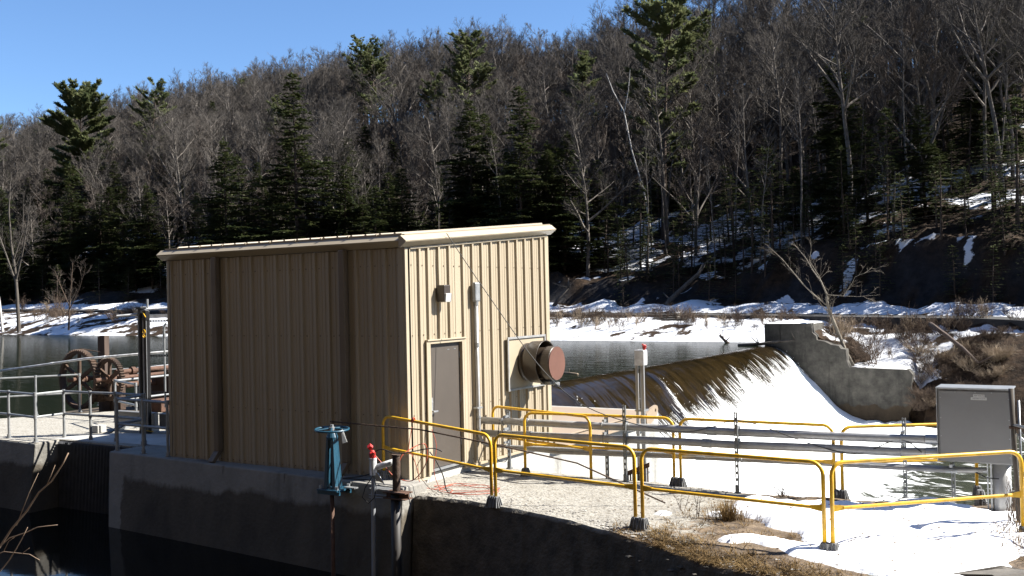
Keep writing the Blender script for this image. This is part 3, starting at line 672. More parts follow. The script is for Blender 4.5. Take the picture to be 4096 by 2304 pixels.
mb=MB(); mb.box((.041,0.0,HE-.03),(.052,.001,HE-.028)); mb.prism([(.036,.1,zr(.1)-.045),(.05,.1,zr(.1)-.045),(.05,WD,zr(WD)-.045),(.036,WD,zr(WD)-.045)],[(.036,.1,zr(.1)-.014),(.05,.1,zr(.1)-.014),(.05,WD,zr(WD)-.014),(.036,WD,zr(WD)-.014)]); part('wall_trim',mb,M['trim'],hut)
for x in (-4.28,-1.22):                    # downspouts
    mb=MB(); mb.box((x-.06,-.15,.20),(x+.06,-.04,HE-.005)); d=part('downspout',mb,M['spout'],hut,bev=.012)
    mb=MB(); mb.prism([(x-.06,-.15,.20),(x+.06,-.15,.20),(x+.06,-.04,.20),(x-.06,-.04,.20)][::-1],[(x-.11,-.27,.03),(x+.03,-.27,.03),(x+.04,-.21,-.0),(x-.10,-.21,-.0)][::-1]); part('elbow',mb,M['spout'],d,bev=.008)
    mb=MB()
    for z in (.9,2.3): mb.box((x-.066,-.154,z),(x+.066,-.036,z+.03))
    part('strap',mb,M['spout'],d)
# door
mb=MB(); mb.box((-.055,D0+.055,.06),(-.012,D1-.055,DH-.055)); door=part('door',mb,M['door'],hut,bev=.004)
mb=MB(); mb.box((-.08,D0,0.02),(.05,D0+.05,DH)); mb.box((-.08,D1-.05,0.02),(.05,D1,DH)); mb.box((-.08,D0+.05,DH-.05),(.05,D1-.05,DH)); mb.box((.0,D0-.05,DH),(.07,D1+.06,DH+.025)); mb.box((.03,D0-.06,-.03),(.052,D0-.001,DH)); mb.box((.03,D1+.001,-.03),(.052,D1+.06,DH)); part('door_frame',mb,M['trim'],hut,bev=.004)
mb=MB(); mb.box((-.09,D0+.05,.02),(.04,D1-.05,.05)); part('sill',mb,M['galv'],door)
mb=MB(); mb.box((-.012,D0+.085,.95),(.004,D0+.145,1.24)); mb.box((.004,D0+.1,1.0),(.05,D0+.125,1.03)); mb.box((.04,D0+.1,1.0),(.055,D0+.23,1.025)); mb.disc((.006,D0+.115,1.17),(1,0,0),.022,.02,12); part('handle',mb,M['galv'],door,bev=.003)
for z in (.35,1.1,1.85):
    mb=MB(); mb.box((-.014,D1-.07,z),(-.002,D1-.048,z+.12)); part('hinge',mb,M['galv'],door)
mb=MB()
for y in (1.17,1.20,1.36,1.39): mb.disc((-.011,y,2.02 if y<1.3 else 2.025),(1,0,0),.009,.006,8)
part('bolt',mb,M['galv'],door)
mb=MB(); mb.box((-.2,D0,.0),(-.09,D1,DH)); part('door_backing',mb,M['black'],hut)
# wall light
mb=MB(); mb.prism([(.036,.82,2.84),(.19,.82,2.84),(.19,1.0,2.84),(.036,1.0,2.84)],[(.036,.82,3.12),(.19,.82,3.12),(.19,1.0,3.12),(.036,1.0,3.12)]); lm=part('wall_light',mb,mat('lamp_bronze',(.05,.038,.03),(.065,.05,.04),rough=.4),hut,bev=.012)
mb=MB(); mb.prism([(.06,.84,2.83),(.20,.84,2.83),(.20,1.008,2.83),(.06,1.008,2.83)],[(.06,.84,2.98),(.215,.84,2.98),(.215,1.008,2.98),(.06,1.008,2.98)]); part('lens',mb,M['glass'],lm,bev=.01)
# conduit riser
mb=MB(); mb.box((.04,1.86,2.82),(.13,2.02,3.17)); rs=part('conduit_riser',mb,M['rail_grey'],hut,bev=.03)
mb=MB(); mb.tube([(.085,1.94,2.84),(.085,1.94,.62),(.09,1.95,.45),(.12,1.98,.33),(.18,2.05,.27),(.3,2.16,.25),(.45,2.2,.245)],.032,10); part('pipe',mb,M['conduit'],rs,smooth=True)
mb=MB(); mb.tube([(.085,1.94,2.02),(.085,1.94,2.1)],.039,10); mb.tube([(.085,1.94,2.76),(.085,1.94,2.84)],.04,10); mb.box((.03,1.86,.93),(.12,2.02,.96)); mb.tube([(.085,1.94,.76),(.085,1.94,.8)],.04,10); part('coupling',mb,M['galv'],rs)
# exhaust hood
Y0,Z0=3.72,1.64
mb=MB(); mb.box((.036,3.03,1.15),(.05,4.40,2.13)); fan=part('exhaust_hood',mb,M['trim'],hut)
mb=MB(); mb.box((.051,3.0,2.10),(.075,4.43,2.14)); mb.box((.051,3.0,1.13),(.075,3.04,2.10)); mb.box((.051,4.39,1.13),(.075,4.43,2.10)); mb.box((.051,3.04,1.13),(.075,4.39,1.165)); part('hood_frame',mb,M['conduit'],fan)
mb=MB(); mb.tube([(.052,Y0,Z0),(.10,Y0,Z0),(.14,Y0,Z0),(.30,Y0,Z0)],[.36,.36,.30,.30],40); part('duct',mb,M['brown'],fan,smooth=True)
mb=MB(); n=44; b0=len(mb.v)            # open sleeve with thickness
for (x,r) in ((.12,.34),(.20,.395),(.46,.41),(.475,.415),(.475,.40),(.44,.392),(.22,.375)):
    for k in range(n): a=2*math.pi*k/n; mb.v.append((x,Y0+r*math.cos(a),Z0+r*math.sin(a)))
for i in range(6):
    for k in range(n): k2=(k+1)%n; mb.f.append((i*n+k,(i+1)*n+k,(i+1)*n+k2,i*n+k2))
mb.f.append(tuple(range(n)))
part('sleeve',mb,M['brown'],fan,smooth=True)
mb=MB(); mb.tube([(.26,Y0,Z0-.02),(.52,Y0,Z0-.02),(.53,Y0,Z0-.02),(.69,Y0,Z0-.02),(.70,Y0,Z0-.02)],[.30,.30,.325,.325,.315],40); part('damper_ring',mb,M['brown'],fan)
mb=MB(); mb.disc((.708,Y0,Z0-.02),(1,0,0),.315,.014,44); part('cover',mb,M['disc'],fan)
mb=MB(); mb.box((.38,Y0-.08,Z0-.43),(.60,Y0+.10,Z0-.36)); part('latch_box',mb,M['rail_grey'],fan,bev=.01)
mb=MB()
for i in range(8):
    a=i*.8; mb.tube([(.60+.02*i,Y0+.02,Z0-.38),(.62+.02*i,Y0+.05*math.sin(a),Z0-.42-.02*math.cos(a))],.008,6)
part('latch',mb,M['galv'],fan)
# steel hatch cover behind the hut, over the turbine
hc=thing('hatch_cover','flat tan steel cover plate beside the hut end, over the white concrete wall','hatch cover',(-2.8,7.3,.0))
mb=MB(); mb.prism([(-5.5,WD+.08,.02),(.10,WD+.08,.02),(.10,9.6,.02),(-5.5,9.6,.02)],[(-5.5,WD+.08,.05),(.10,WD+.08,.05),(.10,9.6,.05),(-5.5,9.6,.05)]); pl=part('plate',mb,M['plate'],hc,bev=.006)
mb=MB(); mb.box((.055,WD+.08,-.17),(.075,9.58,.018)); mb.box((.02,WD+.08,-.19),(.13,9.58,-.172)); part('flange',mb,M['plate'],hc)
mb=MB(); c=[(9.0,-.18),(9.25,-.22),(9.62,-.05),(9.7,.08),(9.66,.17),(9.55,.2),(9.3,.16),(9.0,.045)]
k=[(9.54+.045*math.cos(a*math.pi/8+.6),.07+.045*math.sin(a*math.pi/8+.6)) for a in range(17)][::-1]
c=c[:5]+k+[(9.659,.171)]+c[5:]
mb.prism([(.15,y,z) for y,z in c],[(.20,y,z) for y,z in c]); part('lifting_lug',mb,M['plate'],hc)
# ================================================================ YELLOW GUARDRAILS
def arc_pts(c,a,b,n=5):
    return [(c[0]+a[0]*math.cos(t)+b[0]*math.sin(t),c[1]+a[1]*math.cos(t)+b[1]*math.sin(t),c[2]+a[2]*math.cos(t)+b[2]*math.sin(t)) for t in [math.pi/2*i/n for i in range(n+1)]]
def guardrail(label,p0,p1,h0=1.04,h1=None,foot0=True,foot1=True,group='yellow guardrail panels along the walkway'):
    h1=h1 or h0; t=thing('guardrail_panel',label,'guardrail',p0,group)
    d=nrm((p1[0]-p0[0],p1[1]-p0[1],0)); L=math.hypot(p1[0]-p0[0],p1[1]-p0[1]); r=.15; tr_=.0245
    a=(p0[0],p0[1],p0[2]+h0); b=(p1[0],p1[1],p1[2]+h1); s=(b[2]-a[2])/L
    pts=[(p0[0],p0[1],p0[2]+.05)]
    ca=(a[0]+d[0]*r,a[1]+d[1]*r,a[2]-r); pts+=arc_pts(ca,mul(d,-r),(0,0,r+s*r))
    cb=(b[0]-d[0]*r,b[1]-d[1]*r,b[2]-r); pts+=arc_pts(cb,(0,0,r-s*r),mul(d,r))
    pts.append((p1[0],p1[1],p1[2]+.05))
    mb=MB(); mb.tube(pts,tr_,10); part('frame',mb,M['yellow'],t,smooth=True)
    za,zb=p0[2]+.50*h0,p1[2]+.50*h1; at=lambda q,zz=0:(p0[0]+d[0]*q,p0[1]+d[1]*q,za+(zb-za)*q/L+zz)
    mb=MB(); mb.tube([at(.14),at(L-.14)],.021,10)
    for q0,q1 in ((.0,.16),(L-.16,L)):
        k=(-d[1],d[0],0); w0=.042 if q0==0 else .022; w1=.022 if q0==0 else .042
        A,B=at(q0),at(q1); e=.007
        mb.prism([add(A,add(mul(k,-e),(0,0,-w0))),add(B,add(mul(k,-e),(0,0,-w1))),add(B,add(mul(k,e),(0,0,-w1))),add(A,add(mul(k,e),(0,0,-w0)))],
                 [add(A,add(mul(k,-e),(0,0,w0))),add(B,add(mul(k,-e),(0,0,w1))),add(B,add(mul(k,e),(0,0,w1))),add(A,add(mul(k,e),(0,0,w0)))])
    part('mid_rail',mb,M['yellow'],t)
    for p,on in ((p0,foot0),(p1,foot1)):
        if not on: continue
        mb=MB(); sg=1 if p is p0 else -1; x,y,z=p; w0,w1=.066,.038
        mb.prism([(x-w0,y-w0,z-.02),(x+w0,y-w0,z-.02),(x+w0,y+w0,z-.02),(x-w0,y+w0,z-.02)],[(x-w1,y-w1,z+.135),(x+w1,y-w1,z+.135),(x+w1,y+w1,z+.135),(x-w1,y+w1,z+.135)])
        for k in range(3):
            o=(k-1)*.055
            mb.prism([(x+o-.008,y-w0-.025,z-.02),(x+o+.008,y-w0-.025,z-.02),(x+o+.008,y-w0+.05,z-.02),(x+o-.008,y-w0+.05,z-.02)],[(x+o*.6-.008,y-w1-.012,z+.13),(x+o*.6+.008,y-w1-.012,z+.13),(x+o*.6+.008,y-w1+.02,z+.13),(x+o*.6-.008,y-w1+.02,z+.13)])
            mb.prism([(x+w0-.05,y+o-.008,z-.02),(x+w0+.025,y+o-.008,z-.02),(x+w0+.025,y+o+.008,z-.02),(x+w0-.05,y+o+.008,z-.02)],[(x+w1-.02,y+o*.6-.008,z+.13),(x+w1+.012,y+o*.6-.008,z+.13),(x+w1+.012,y+o*.6+.008,z+.13),(x+w1-.02,y+o*.6+.008,z+.13)])
        part('foot',mb,M['foot'],t,bev=.004)
    return t
guardrail('yellow guardrail panel tied with orange cord at the hut corner by the blue handwheel',(-.40,-.14,.0),(1.87,-.46,-.15),1.02)
guardrail('yellow guardrail panel on bare gravelly walkway next after the cord-tied one, on the canal edge',(1.96,-.49,-.15),(4.31,-.775,-.16),1.04)
guardrail('yellow guardrail panel over dry grass on the canal edge, ending at the snow',(4.42,-.79,-.16),(6.80,-1.0,-.17),1.04,1.06)
guardrail('yellow guardrail panel across the snow in front of the grey cabinet',(6.89,-.98,-.17),(8.74,.60,-.12),1.06,1.03)
guardrail('yellow guardrail panel starting against the hut wall beside the brown door, behind the conduits',(.12,2.34,-.13),(2.40,1.72,-.15),1.06,foot0=False,foot1=False)
guardrail('yellow guardrail panel behind the conduits, overlapping the panel that starts at the hut',(1.13,1.76,-.15),(3.68,2.12,-.17),1.07)
guardrail('yellow guardrail panel behind the conduits in front of the white falling water',(3.80,2.10,-.17),(6.17,2.16,-.17),1.07)
guardrail('yellow guardrail panel with rust bands behind the conduits, running behind the grey cabinet',(6.28,2.18,-.17),(7.95,3.3,-.17),1.05)
# ================================================================ CONDUITS ON SLOTTED POSTS
def conduit(label,pts,r,joints,grp='grey conduit pipes along the walkway'):
    t=thing('conduit_pipe',label,'pipe',pts[0],grp)
    mb=MB(); mb.tube(pts,r,14); part('pipe',mb,M['conduit'],t,smooth=True)
    def at(x):
        for a,b in zip(pts,pts[1:]):
            if a[0]<=x<=b[0]: k=(x-a[0])/(b[0]-a[0]); return tuple(lerp(a[i],b[i],k) for i in range(3))
        return pts[-1]
    for x in joints:
        mb=MB(); mb.tube([at(x-.075),at(x+.075)],r*1.16,14); part('coupling',mb,M['galv'],t)
cz=lambda x:.012*math.sin(x*2.1)
conduit('upper of the two thick grey conduits running from the hut wall to the cabinet',[(.02,2.1,.70)]+[(x,2.1+.0*x,.695+.009*x+cz(x)*.6) for x in (1.2,2.4,3.6,4.8,6.0,7.0)]+[(7.62,2.12,.775)],.062,(.95,4.33,7.52))
conduit('lower of the two thick grey conduits running from the hut wall to the cabinet',[(.02,2.1,.475)]+[(x,2.1,.475+.0145*x+cz(x+.5)*.6) for x in (1.2,2.4,3.6,4.8,6.0,7.0)]+[(7.62,2.12,.60)],.062,(1.0,4.25,7.52))
conduit('thin grey conduit running low under the two thick ones',[(.45,2.2,.245),(1.5,2.2,.205),(3.7,2.2,.27),(6.2,2.2,.325),(7.7,2.2,.345),(8.2,2.25,.37)],.032,(.5,4.1,6.6,7.75))
mst=mat('strut_steel',(.20,.21,.22),(.32,.33,.33),rough=.45,metal=.55,scale=10)
def strut(label,x,y,z0,z1,cl=(),wd=.021):
    t=thing('slotted_post',label,'post',(x,y,z0),'slotted steel posts carrying the conduits')
    mb=MB()                                # channel with real slots
    h=(z1-z0); n=max(6,int(h/.095)); s=h/n
    for sg in (-1,1): mb.box((x+sg*wd-.004,y-.02,z0),(x+sg*wd+.004,y+.02,z1))
    for sg in (-1,1): mb.box((x+sg*.0135-.0045,y-.022,z0),(x+sg*.0135+.0035,y-.018,z1))
    for i in range(n+1):
        zz=z0+i*s; mb.box((x-.010,y-.0215,max(z0,zz-.022)),(x+.010,y-.0185,min(z1,zz+.022)))
    part('channel',mb,mst,t)
    mb=MB(); mb.box((x-.045,y-.045,z0-.01),(x+.045,y+.045,z0+.012)); mb.box((x-.03,y-.028,z0+.012),(x+.03,y-.0225,z0+.12)); part('base_plate',mb,mst,t,bev=.003)
    for z in cl:
        mb=MB(); mb.ring((x,2.1 if z>.4 else 2.2,z),(1,0,0),.066 if z>.4 else .036,.008,18,6); mb.box((x-.018,min(y,2.1)-.0,z+.06),(x+.018,max(y,2.1)+.005,z+.10)); part('clamp',mb,M['galv'],t)
strut('slotted post beside the hut wall, nearest to the brown door',.50,2.27,-.15,.86,(.70,.48,.245))
strut('slotted post behind the conduits left of the pole with the grey box',2.45,2.22,-.5,.87,(.72,.51))
strut('slotted post in front of the conduits left of the pole with the grey box',2.89,1.99,-.15,1.09,(.72,.51))
strut('tall slotted post in front of the white water at the middle of the conduits',4.77,1.96,-.17,1.06,(.735,.545,.29))
strut('slotted post next to the grey cabinet, left of it',7.13,2.30,-.17,1.04,(.765,.58))
strut('short slotted post under the grey cabinet carrying the thin conduit',7.76,2.33,-.17,.40,(.345,))
# ================================================================ ELECTRICAL CABINET
cb=thing('electrical_cabinet','large plain grey electrical cabinet with two small white voltage labels','cabinet',(8.08,2.25,-.15))
mb=MB(); mb.box((7.62,2.03,.50),(8.54,2.48,1.50)); part('body',mb,M['cab'],cb,bev=.008)
mb=MB(); mb.box((7.645,2.012,.515),(8.52,2.028,1.475)); dr=part('door',mb,M['cab'],cb,bev=.005)
mb=MB(); mb.box((7.605,1.99,1.502),(8.555,2.5,1.52)); mb.box((7.608,2.0,.50),(7.618,2.49,1.5)); part('rim',mb,M['galv'],cb,bev=.003)
mb=MB()
for z in (.6,.85,1.1,1.38):
    for x in (7.66,8.505): mb.disc((x,2.009,z),(0,1,0),.007,.006,8)
for x in (7.85,8.1,8.3): mb.disc((x,2.009,1.46),(0,1,0),.007,.006,8)
part('screw',mb,M['galv'],dr,split=True)
def text(s,size,loc,rz,par,m):
    cu=bpy.data.curves.new('lettering','FONT'); cu.body=s; cu.size=size; cu.extrude=.0006; cu.align_x='CENTER'; cu.align_y='CENTER'
    tmp=bpy.data.objects.new('tmp',cu); COL.objects.link(tmp); bpy.context.view_layer.update()
    me=bpy.data.meshes.new_from_object(tmp.evaluated_get(bpy.context.evaluated_depsgraph_get())); bpy.data.objects.remove(tmp)
    me.transform(Matrix.Translation(sub(loc,ORG[par.name]))@Matrix.Rotation(rz,4,'Z')@Matrix.Rotation(R(90),4,'X')); me.materials.clear(); me.materials.append(m)
    o=bpy.data.objects.new('lettering',me); COL.objects.link(o); o.parent=par; ORG[o.name]=ORG[par.name]; return o
for (x0,x1,z,s) in ((8.075,8.215,1.417,'460 VOLTS'),(8.045,8.24,1.377,'120/208 VOLTS')):
    mb=MB(); mb.box((x0,2.006,z-.018),(x1,2.0115,z+.018)); lb=part('voltage_label',mb,M['label'],cb); text(s,.025,((x0+x1)/2,2.0055,z),0,lb,M['ink'])
mb=MB(); mb.tube([(8.38,2.26,-.6),(8.38,2.26,.50)],.115,20); part('support_pipe',mb,M['conduit'],cb,smooth=True)
mb=MB(); mb.box((8.24,2.2,-.6),(8.262,2.24,.5)); mb.box((8.2,2.2,-.6),(8.215,2.24,.5)); part('leg',mb,M['galv'],cb)
mb=MB(); mb.tube([(8.0,2.25,.36),(8.1,2.2,.33),(8.2,2.1,.30),(8.36,2.05,.305)],.009,6); mb.tube([(8.05,2.5,-.05),(8.15,2.4,-.1),(8.3,2.3,-.08)],.008,6); part('cable',mb,M['rubber'],cb,split=True)
mb=MB(); mb.prism([(7.98,2.55,-.2),(8.16,2.55,-.2),(8.16,2.7,-.2),(7.98,2.7,-.2)],[(8.03,2.58,.03),(8.11,2.58,.03),(8.11,2.66,.03),(8.03,2.66,.03)]); mb.box((8.05,2.53,-.2),(8.06,2.72,.02)); mb.box((8.09,2.53,-.2),(8.1,2.72,.02))
single('spare_foot',mb,M['foot'],'loose grey guardrail foot standing on the walkway edge under the cabinet','rail foot',bev=.004)
# ================================================================ LEVEL-SENSOR POLE WITH GREY BOX
tw_=thing('sensor_pole','tall aluminium pole frame with a pale grey box and a red beacon on top','sensor pole',(2.93,2.6,-2.5))
alu=mat('aluminium',(.50,.51,.52),(.60,.61,.62),rough=.35,metal=.5,scale=5,stretch=(1,1,.2))
for (x,y) in ((2.88,2.55),(2.985,2.56),(2.93,2.63)):
    mb=MB(); mb.box((x-.022,y-.022,-3),(x+.022,y+.022,1.72)); part('post',mb,alu,tw_,bev=.003)
mb=MB()
for z in (.93,-.12): mb.box((2.84,2.517,z),(3.01,2.524,z+.03)); mb.box((2.84,2.69,z),(3.01,2.70,z+.03)); mb.box((3.003,2.524,z),(3.01,2.69,z+.03))
part('bracket',mb,M['galv'],tw_)
mb=MB(); mb.box((2.855,2.52,1.70),(3.02,2.67,1.955)); part('box',mb,M['white'],tw_,bev=.006)
mb=MB(); mb.box((3.021,2.535,1.72),(3.028,2.655,1.94)); part('lid',mb,M['white'],tw_,bev=.003)
mb=MB(); mb.tube([(3.0,2.6,1.955),(3.0,2.6,1.985),(3.005,2.59,1.99),(3.005,2.59,2.03),(2.995,2.57,2.05)],[.02,.02,.034,.034,.012],10); mb.stone((3.02,2.57,2.02),.032,rng,(1,1,1)); mb.stone((2.975,2.6,2.045),.02,rng,(1,1,1)); part('beacon',mb,M['red'],tw_)
# rusty bracket over the far edge
rb=thing('steel_bracket','rusty red-brown angle iron with a grate, sticking out over the walkway edge','bracket',(2.9,2.4,-.2))
mb=MB(); mb.prism([(2.66,2.52,-.17),(3.12,2.42,.03),(3.12,2.44,.03),(2.66,2.54,-.17)],[(2.66,2.52,-.09),(3.12,2.42,.11),(3.12,2.44,.11),(2.66,2.54,-.09)]); mb.box((2.64,2.5,-.4),(2.665,2.56,-.05)); part('angle',mb,M['rust'],rb)
mb=MB()
for i in range(9): x=2.70+i*.045; mb.box((x,2.46,-.3),(x+.012,2.5,-.14+.02*i))
part('grate',mb,M['darkrust'],rb)
# ================================================================ BLUE HANDWHEEL STAND
hw=thing('handwheel_stand','blue valve stand with a spoked handwheel on the canal edge','valve stand',(-.88,-.82,-.12))
c=(-.88,-.82,.86)
mb=MB(); mb.ring(c,(.03,-.03,1),.262,.018,44,8); wl=part('handwheel',mb,M['blue'],hw,smooth=True)
for k in range(5):
    a=2*math.pi*k/5+.35; mb=MB(); mb.tube([(c[0]+.04*math.cos(a),c[1]+.04*math.sin(a),c[2]+.015),(c[0]+.25*math.cos(a),c[1]+.25*math.sin(a),c[2])],[.017,.013],6); part('spoke',mb,M['blue'],wl)
mb=MB(); mb.disc((c[0],c[1],c[2]+.01),(0,0,1),.05,.05,16); mb.disc((c[0],c[1],c[2]+.05),(0,0,1),.028,.05,6); part('hub',mb,M['galv'],wl)
mb=MB()
for sx in (-1,1):
    for sy in (-1,1):
        b0=(-.88+sx*.085,-.82+sy*.075,-.06); t0=(-.88+sx*.05,-.82+sy*.05,.74)
        mb.prism([(b0[0]-.035,b0[1]-.01,b0[2]),(b0[0]+.035,b0[1]-.01,b0[2]),(b0[0]+.035,b0[1]+.01,b0[2]),(b0[0]-.035,b0[1]+.01,b0[2])],[(t0[0]-.022,t0[1]-.01,t0[2]),(t0[0]+.022,t0[1]-.01,t0[2]),(t0[0]+.022,t0[1]+.01,t0[2]),(t0[0]-.022,t0[1]+.01,t0[2])])
        mb.prism([(b0[0]-.01+sx*.02,b0[1]-sy*.09,b0[2]),(b0[0]+.01+sx*.02,b0[1]-sy*.09,b0[2]),(b0[0]+.01+sx*.02,b0[1],b0[2]),(b0[0]-.01+sx*.02,b0[1],b0[2])][::(1 if sy>0 else -1)],[(t0[0]-.01+sx*.01,t0[1]-sy*.05,t0[2]),(t0[0]+.01+sx*.01,t0[1]-sy*.05,t0[2]),(t0[0]+.01+sx*.01,t0[1],t0[2]),(t0[0]-.01+sx*.01,t0[1],t0[2])][::(1 if sy>0 else -1)])
part('pedestal',mb,M['blue'],hw,bev=.004)
mb=MB(); mb.tube([(-.88,-.82,.70),(-.88,-.82,.74),(-.88,-.82,.80),(-.88,-.82,.84)],[.09,.095,.07,.05],16); part('yoke',mb,M['blue'],hw)
mb=MB(); mb.box((-1.08,-.98,-.10),(-.66,-.56,-.07),.0); mb.box((-1.09,-.7,-.15),(-.64,-.66,-.101)); mb.box((-1.09,-.96,-.15),(-.64,-.92,-.101)); part('base_plate',mb,M['blue'],hw,bev=.004)
mb=MB()
for x in (-1.05,-.72):
    for y in (-.92,-.64): mb.disc((x,y,-.045),(0,0,1),.028,.05,6)
mb.box((-.72,-.75,-.068),(-.5,-.66,-.05)); part('bolt',mb,M['galv'],hw)
mb=MB(); mb.tube([(-.88,-.86,-2.4),(-.88,-.85,-.16)],.035,12); part('stem',mb,M['rust'],hw,smooth=True)
mb=MB(); mb.prism([(-.635,-.88,.86),(-.61,-.86,.86),(-.55,-.84,.68),(-.61,-.88,.66)],[(-.633,-.886,.86),(-.608,-.866,.86),(-.548,-.846,.68),(-.608,-.886,.66)]); mb.ring((-.63,-.87,.86),(0,1,0),.02,.004,12,5); part('tag',mb,M['label'],hw)
# white pipe with red cap
wp=thing('gauge_pipe','white gauge pipe with a red wrapped cap, dropping into the canal beside the rusty post','pipe',(-.07,-.80,-2))
mb=MB(); mb.tube([(-.07,-.86,-2.4),(-.07,-.84,-1.2),(-.06,-.82,.1),(-.055,-.82,.22)],[.033,.033,.033,.033],14); part('pipe',mb,M['pvc'],wp,smooth=True)
mb=MB(); mb.tube([(-.055,-.82,.2),(-.055,-.82,.44)],.055,16); mb.tube([(-.06,-.82,.44),(-.06,-.82,.46)],.062,16); part('sleeve',mb,M['white'],wp)
mb=MB(); mb.tube([(-.04,-.80,.31),(.30,-.70,.42)],.048,14); part('side_arm',mb,M['white'],wp,smooth=True)
mb=MB(); mb.tube([(-.06,-.82,.46),(-.07,-.82,.53),(-.075,-.82,.58)],[.045,.055,.03],10); mb.stone((-.10,-.83,.62),.055,rng,(1,1,1)); mb.stone((-.045,-.84,.535),.05,rng,(1,1,.8)); part('red_cap',mb,M['red'],wp)
mb=MB(); mb.prism([(-.02,-.84,.14),(.12,-.76,.06),(.10,-.74,.06),(-.02,-.82,.14)],[(-.02,-.84,.24),(.02,-.82,.24),(.02,-.80,.24),(-.02,-.82,.24)]); mb.box((-.16,-.80,-.03),(.22,-.62,-.015)); mb.tube([(-.12,-.86,-.10),(.2,-.78,-.10)],.008,6); mb.tube([(-.12,-.86,-.14),(.2,-.78,-.14)],.008,6); part('bracket',mb,M['galv'],wp)
mb=MB(); pts=[(-.03,-.86,.44),(-.0,-.90,.2),(-.14,-.92,.02),(-.20,-.92,-.14),(-.08,-.92,-.22),(.04,-.92,-.12),(.06,-.90,.05),(.0,-.88,.2)]; mb.tube(pts,.008,6); part('cable',mb,M['rubber'],wp,smooth=True)
# rusty post
rp=thing('rusty_post','rusty round steel post on a flange beam standing in the canal','post',(.37,-.80,-2.4))
mb=MB(); mb.tube([(.37,-.84,-2.4),(.37,-.82,-.05)],.075,18); part('lower_tube',mb,M['black'] if 0 else mat('black_pipe',(.014,.012,.011),(.03,.024,.02),rough=.6,scale=4),rp,smooth=True)
mb=MB(); mb.tube([(.375,-.80,-.04),(.38,-.80,.50),(.38,-.80,.53)],[.062,.062,.05],16); mb.disc((.38,-.80,.535),(0,0,1),.072,.02,16); mb.stone((.36,-.84,.02),.03,rng); part('upper_tube',mb,M['darkrust'],rp)
mb=MB(); mb.box((.2,-.92,-.12),(.62,-.72,-.105)); mb.box((.2,-.83,-.104),(.62,-.815,-.03)); mb.box((.2,-.92,-.03),(.62,-.72,-.015)); part('flange_beam',mb,M['rust'],rp)
# ================================================================ CORDS AND CABLES
def cable(name,label,pts,r,m,cat='cord',n=6):
    # Catmull-Rom smoothing
    P=[Vector(p) for p in pts]; out=[]
    for i in range(len(P)-1):
        a,b,c_,d=P[max(i-1,0)],P[i],P[i+1],P[min(i+2,len(P)-1)]
        for k in range(6):
            t=k/6; out.append(tuple(.5*((2*b)+(c_-a)*t+(2*a-5*b+4*c_-d)*t*t+(3*b-a-3*c_+d)*t**3)))
    out.append(tuple(P[-1])); mb=MB(); mb.tube(out,r,n); return single(name,mb,m,label,cat,smooth=True)
gz=-.135; pts=[(.26,-.24,.88),(.20,-.26,.5),(.3,-.3,.45),(.33,-.2,.2),(.30,-.1,-.02),(.45,.05,gz)]
g2=random.Random(3); cx,cy=.95,.25
for k in range(22):
    a=k*.78; rr=.22+.28*abs(math.sin(k*1.7)); pts.append((cx+.75*rr*1.6*math.cos(a)+g2.uniform(-.06,.06),cy+rr*.9*math.sin(a)+g2.uniform(-.06,.06),gz+.003*k*.4))
cable('extension_cord','orange extension cord hanging from the rail and coiled on the walkway by the door',pts,.0055,M['orange'])
cable('orange_cord_loop','orange cord looping between the rusty post and the cord-tied guardrail',[(.42,-.80,.40),(.47,-.72,.55),(.62,-.40,.66),(.60,-.35,.35),(.45,-.5,.1),(.2,-.6,.15),(.1,-.7,.3),(-.03,-.8,.5)],.008,M['orange'])
mb=MB()
for k in range(5): mb.ring((.28+.008*k,-.235,.985+.004*k),(1,.15*(k-2),.1*k),.034,.007,14,5)
single('cord_knot',mb,M['orange'],'orange cord wound round the top rail of the guardrail at the hut corner','cord')
cable('black_drop_cord','black cable from the lower rail down to the walkway in front of the door',[(.62,-.27,.52),(.72,-.24,.38),(.80,-.18,.15),(.82,-.1,-.11),(.98,-.02,gz),(1.05,.06,gz)],.010,M['rubber'])
cable('black_post_cord','black cable arching from the white gauge pipe over the rusty post to the rail',[(-.05,-.8,.55),(.1,-.78,.6),(.33,-.78,.55),(.5,-.7,.56),(.75,-.4,.6),(.9,-.33,.55)],.009,M['rubber'])
cable('ledge_cord','black cable lying on the shaded concrete ledge behind the blue stand',[(-.55,-.05,.25),(-.6,-.12,.1),(-.85,-.2,.012),(-1.0,-.45,.012),(-.75,-.4,.012),(-.3,-.35,.012)],.009,M['rubber'])
cable('rail_cord_black','thin dark cord hanging from the cord-tied guardrail in front of the brown door',[(.55,-.27,.93),(.5,-.28,.5),(.42,-.35,.25),(.5,-.25,.02),(.55,-.1,gz)],.005,M['darkrust'])
cable('red_lead','thin red lead hanging in front of the brown door',[(.66,-.26,.87),(.70,-.2,.6),(.67,-.24,.25),(.66,-.1,-.05),(.7,.05,gz)],.005,M['orange'])
cable('looped_cable','black cable looping beneath the conduits beside the hut',[(.45,2.05,.75),(.42,2.02,.4),(.38,2.05,.05),(.48,2.15,-.02),(.5,2.2,.05)],.007,M['rubber'])
cable('overhead_wire','thin black wire sagging from the hut roof edge down to the conduit posts',[(.17,.95,3.99),(.7,1.3,3.0),(1.5,1.6,1.78),(2.2,1.75,1.13),(3.05,1.9,.82),(3.9,1.93,.72),(4.4,1.93,.82),(4.78,1.93,.94),(5.2,1.95,.86),(5.8,2.0,.66),(6.5,2.05,.52),(7.1,2.05,.76),(7.4,2.05,.6)],.007,M['rubber'],'wire')
mb=MB(); mb.tube([(-1.2,-.50,.93),(.5,-.36,.87),(1.9,-.30,.70),(3.0,.1,.45),(4.2,.5,-.10)],.012,6)
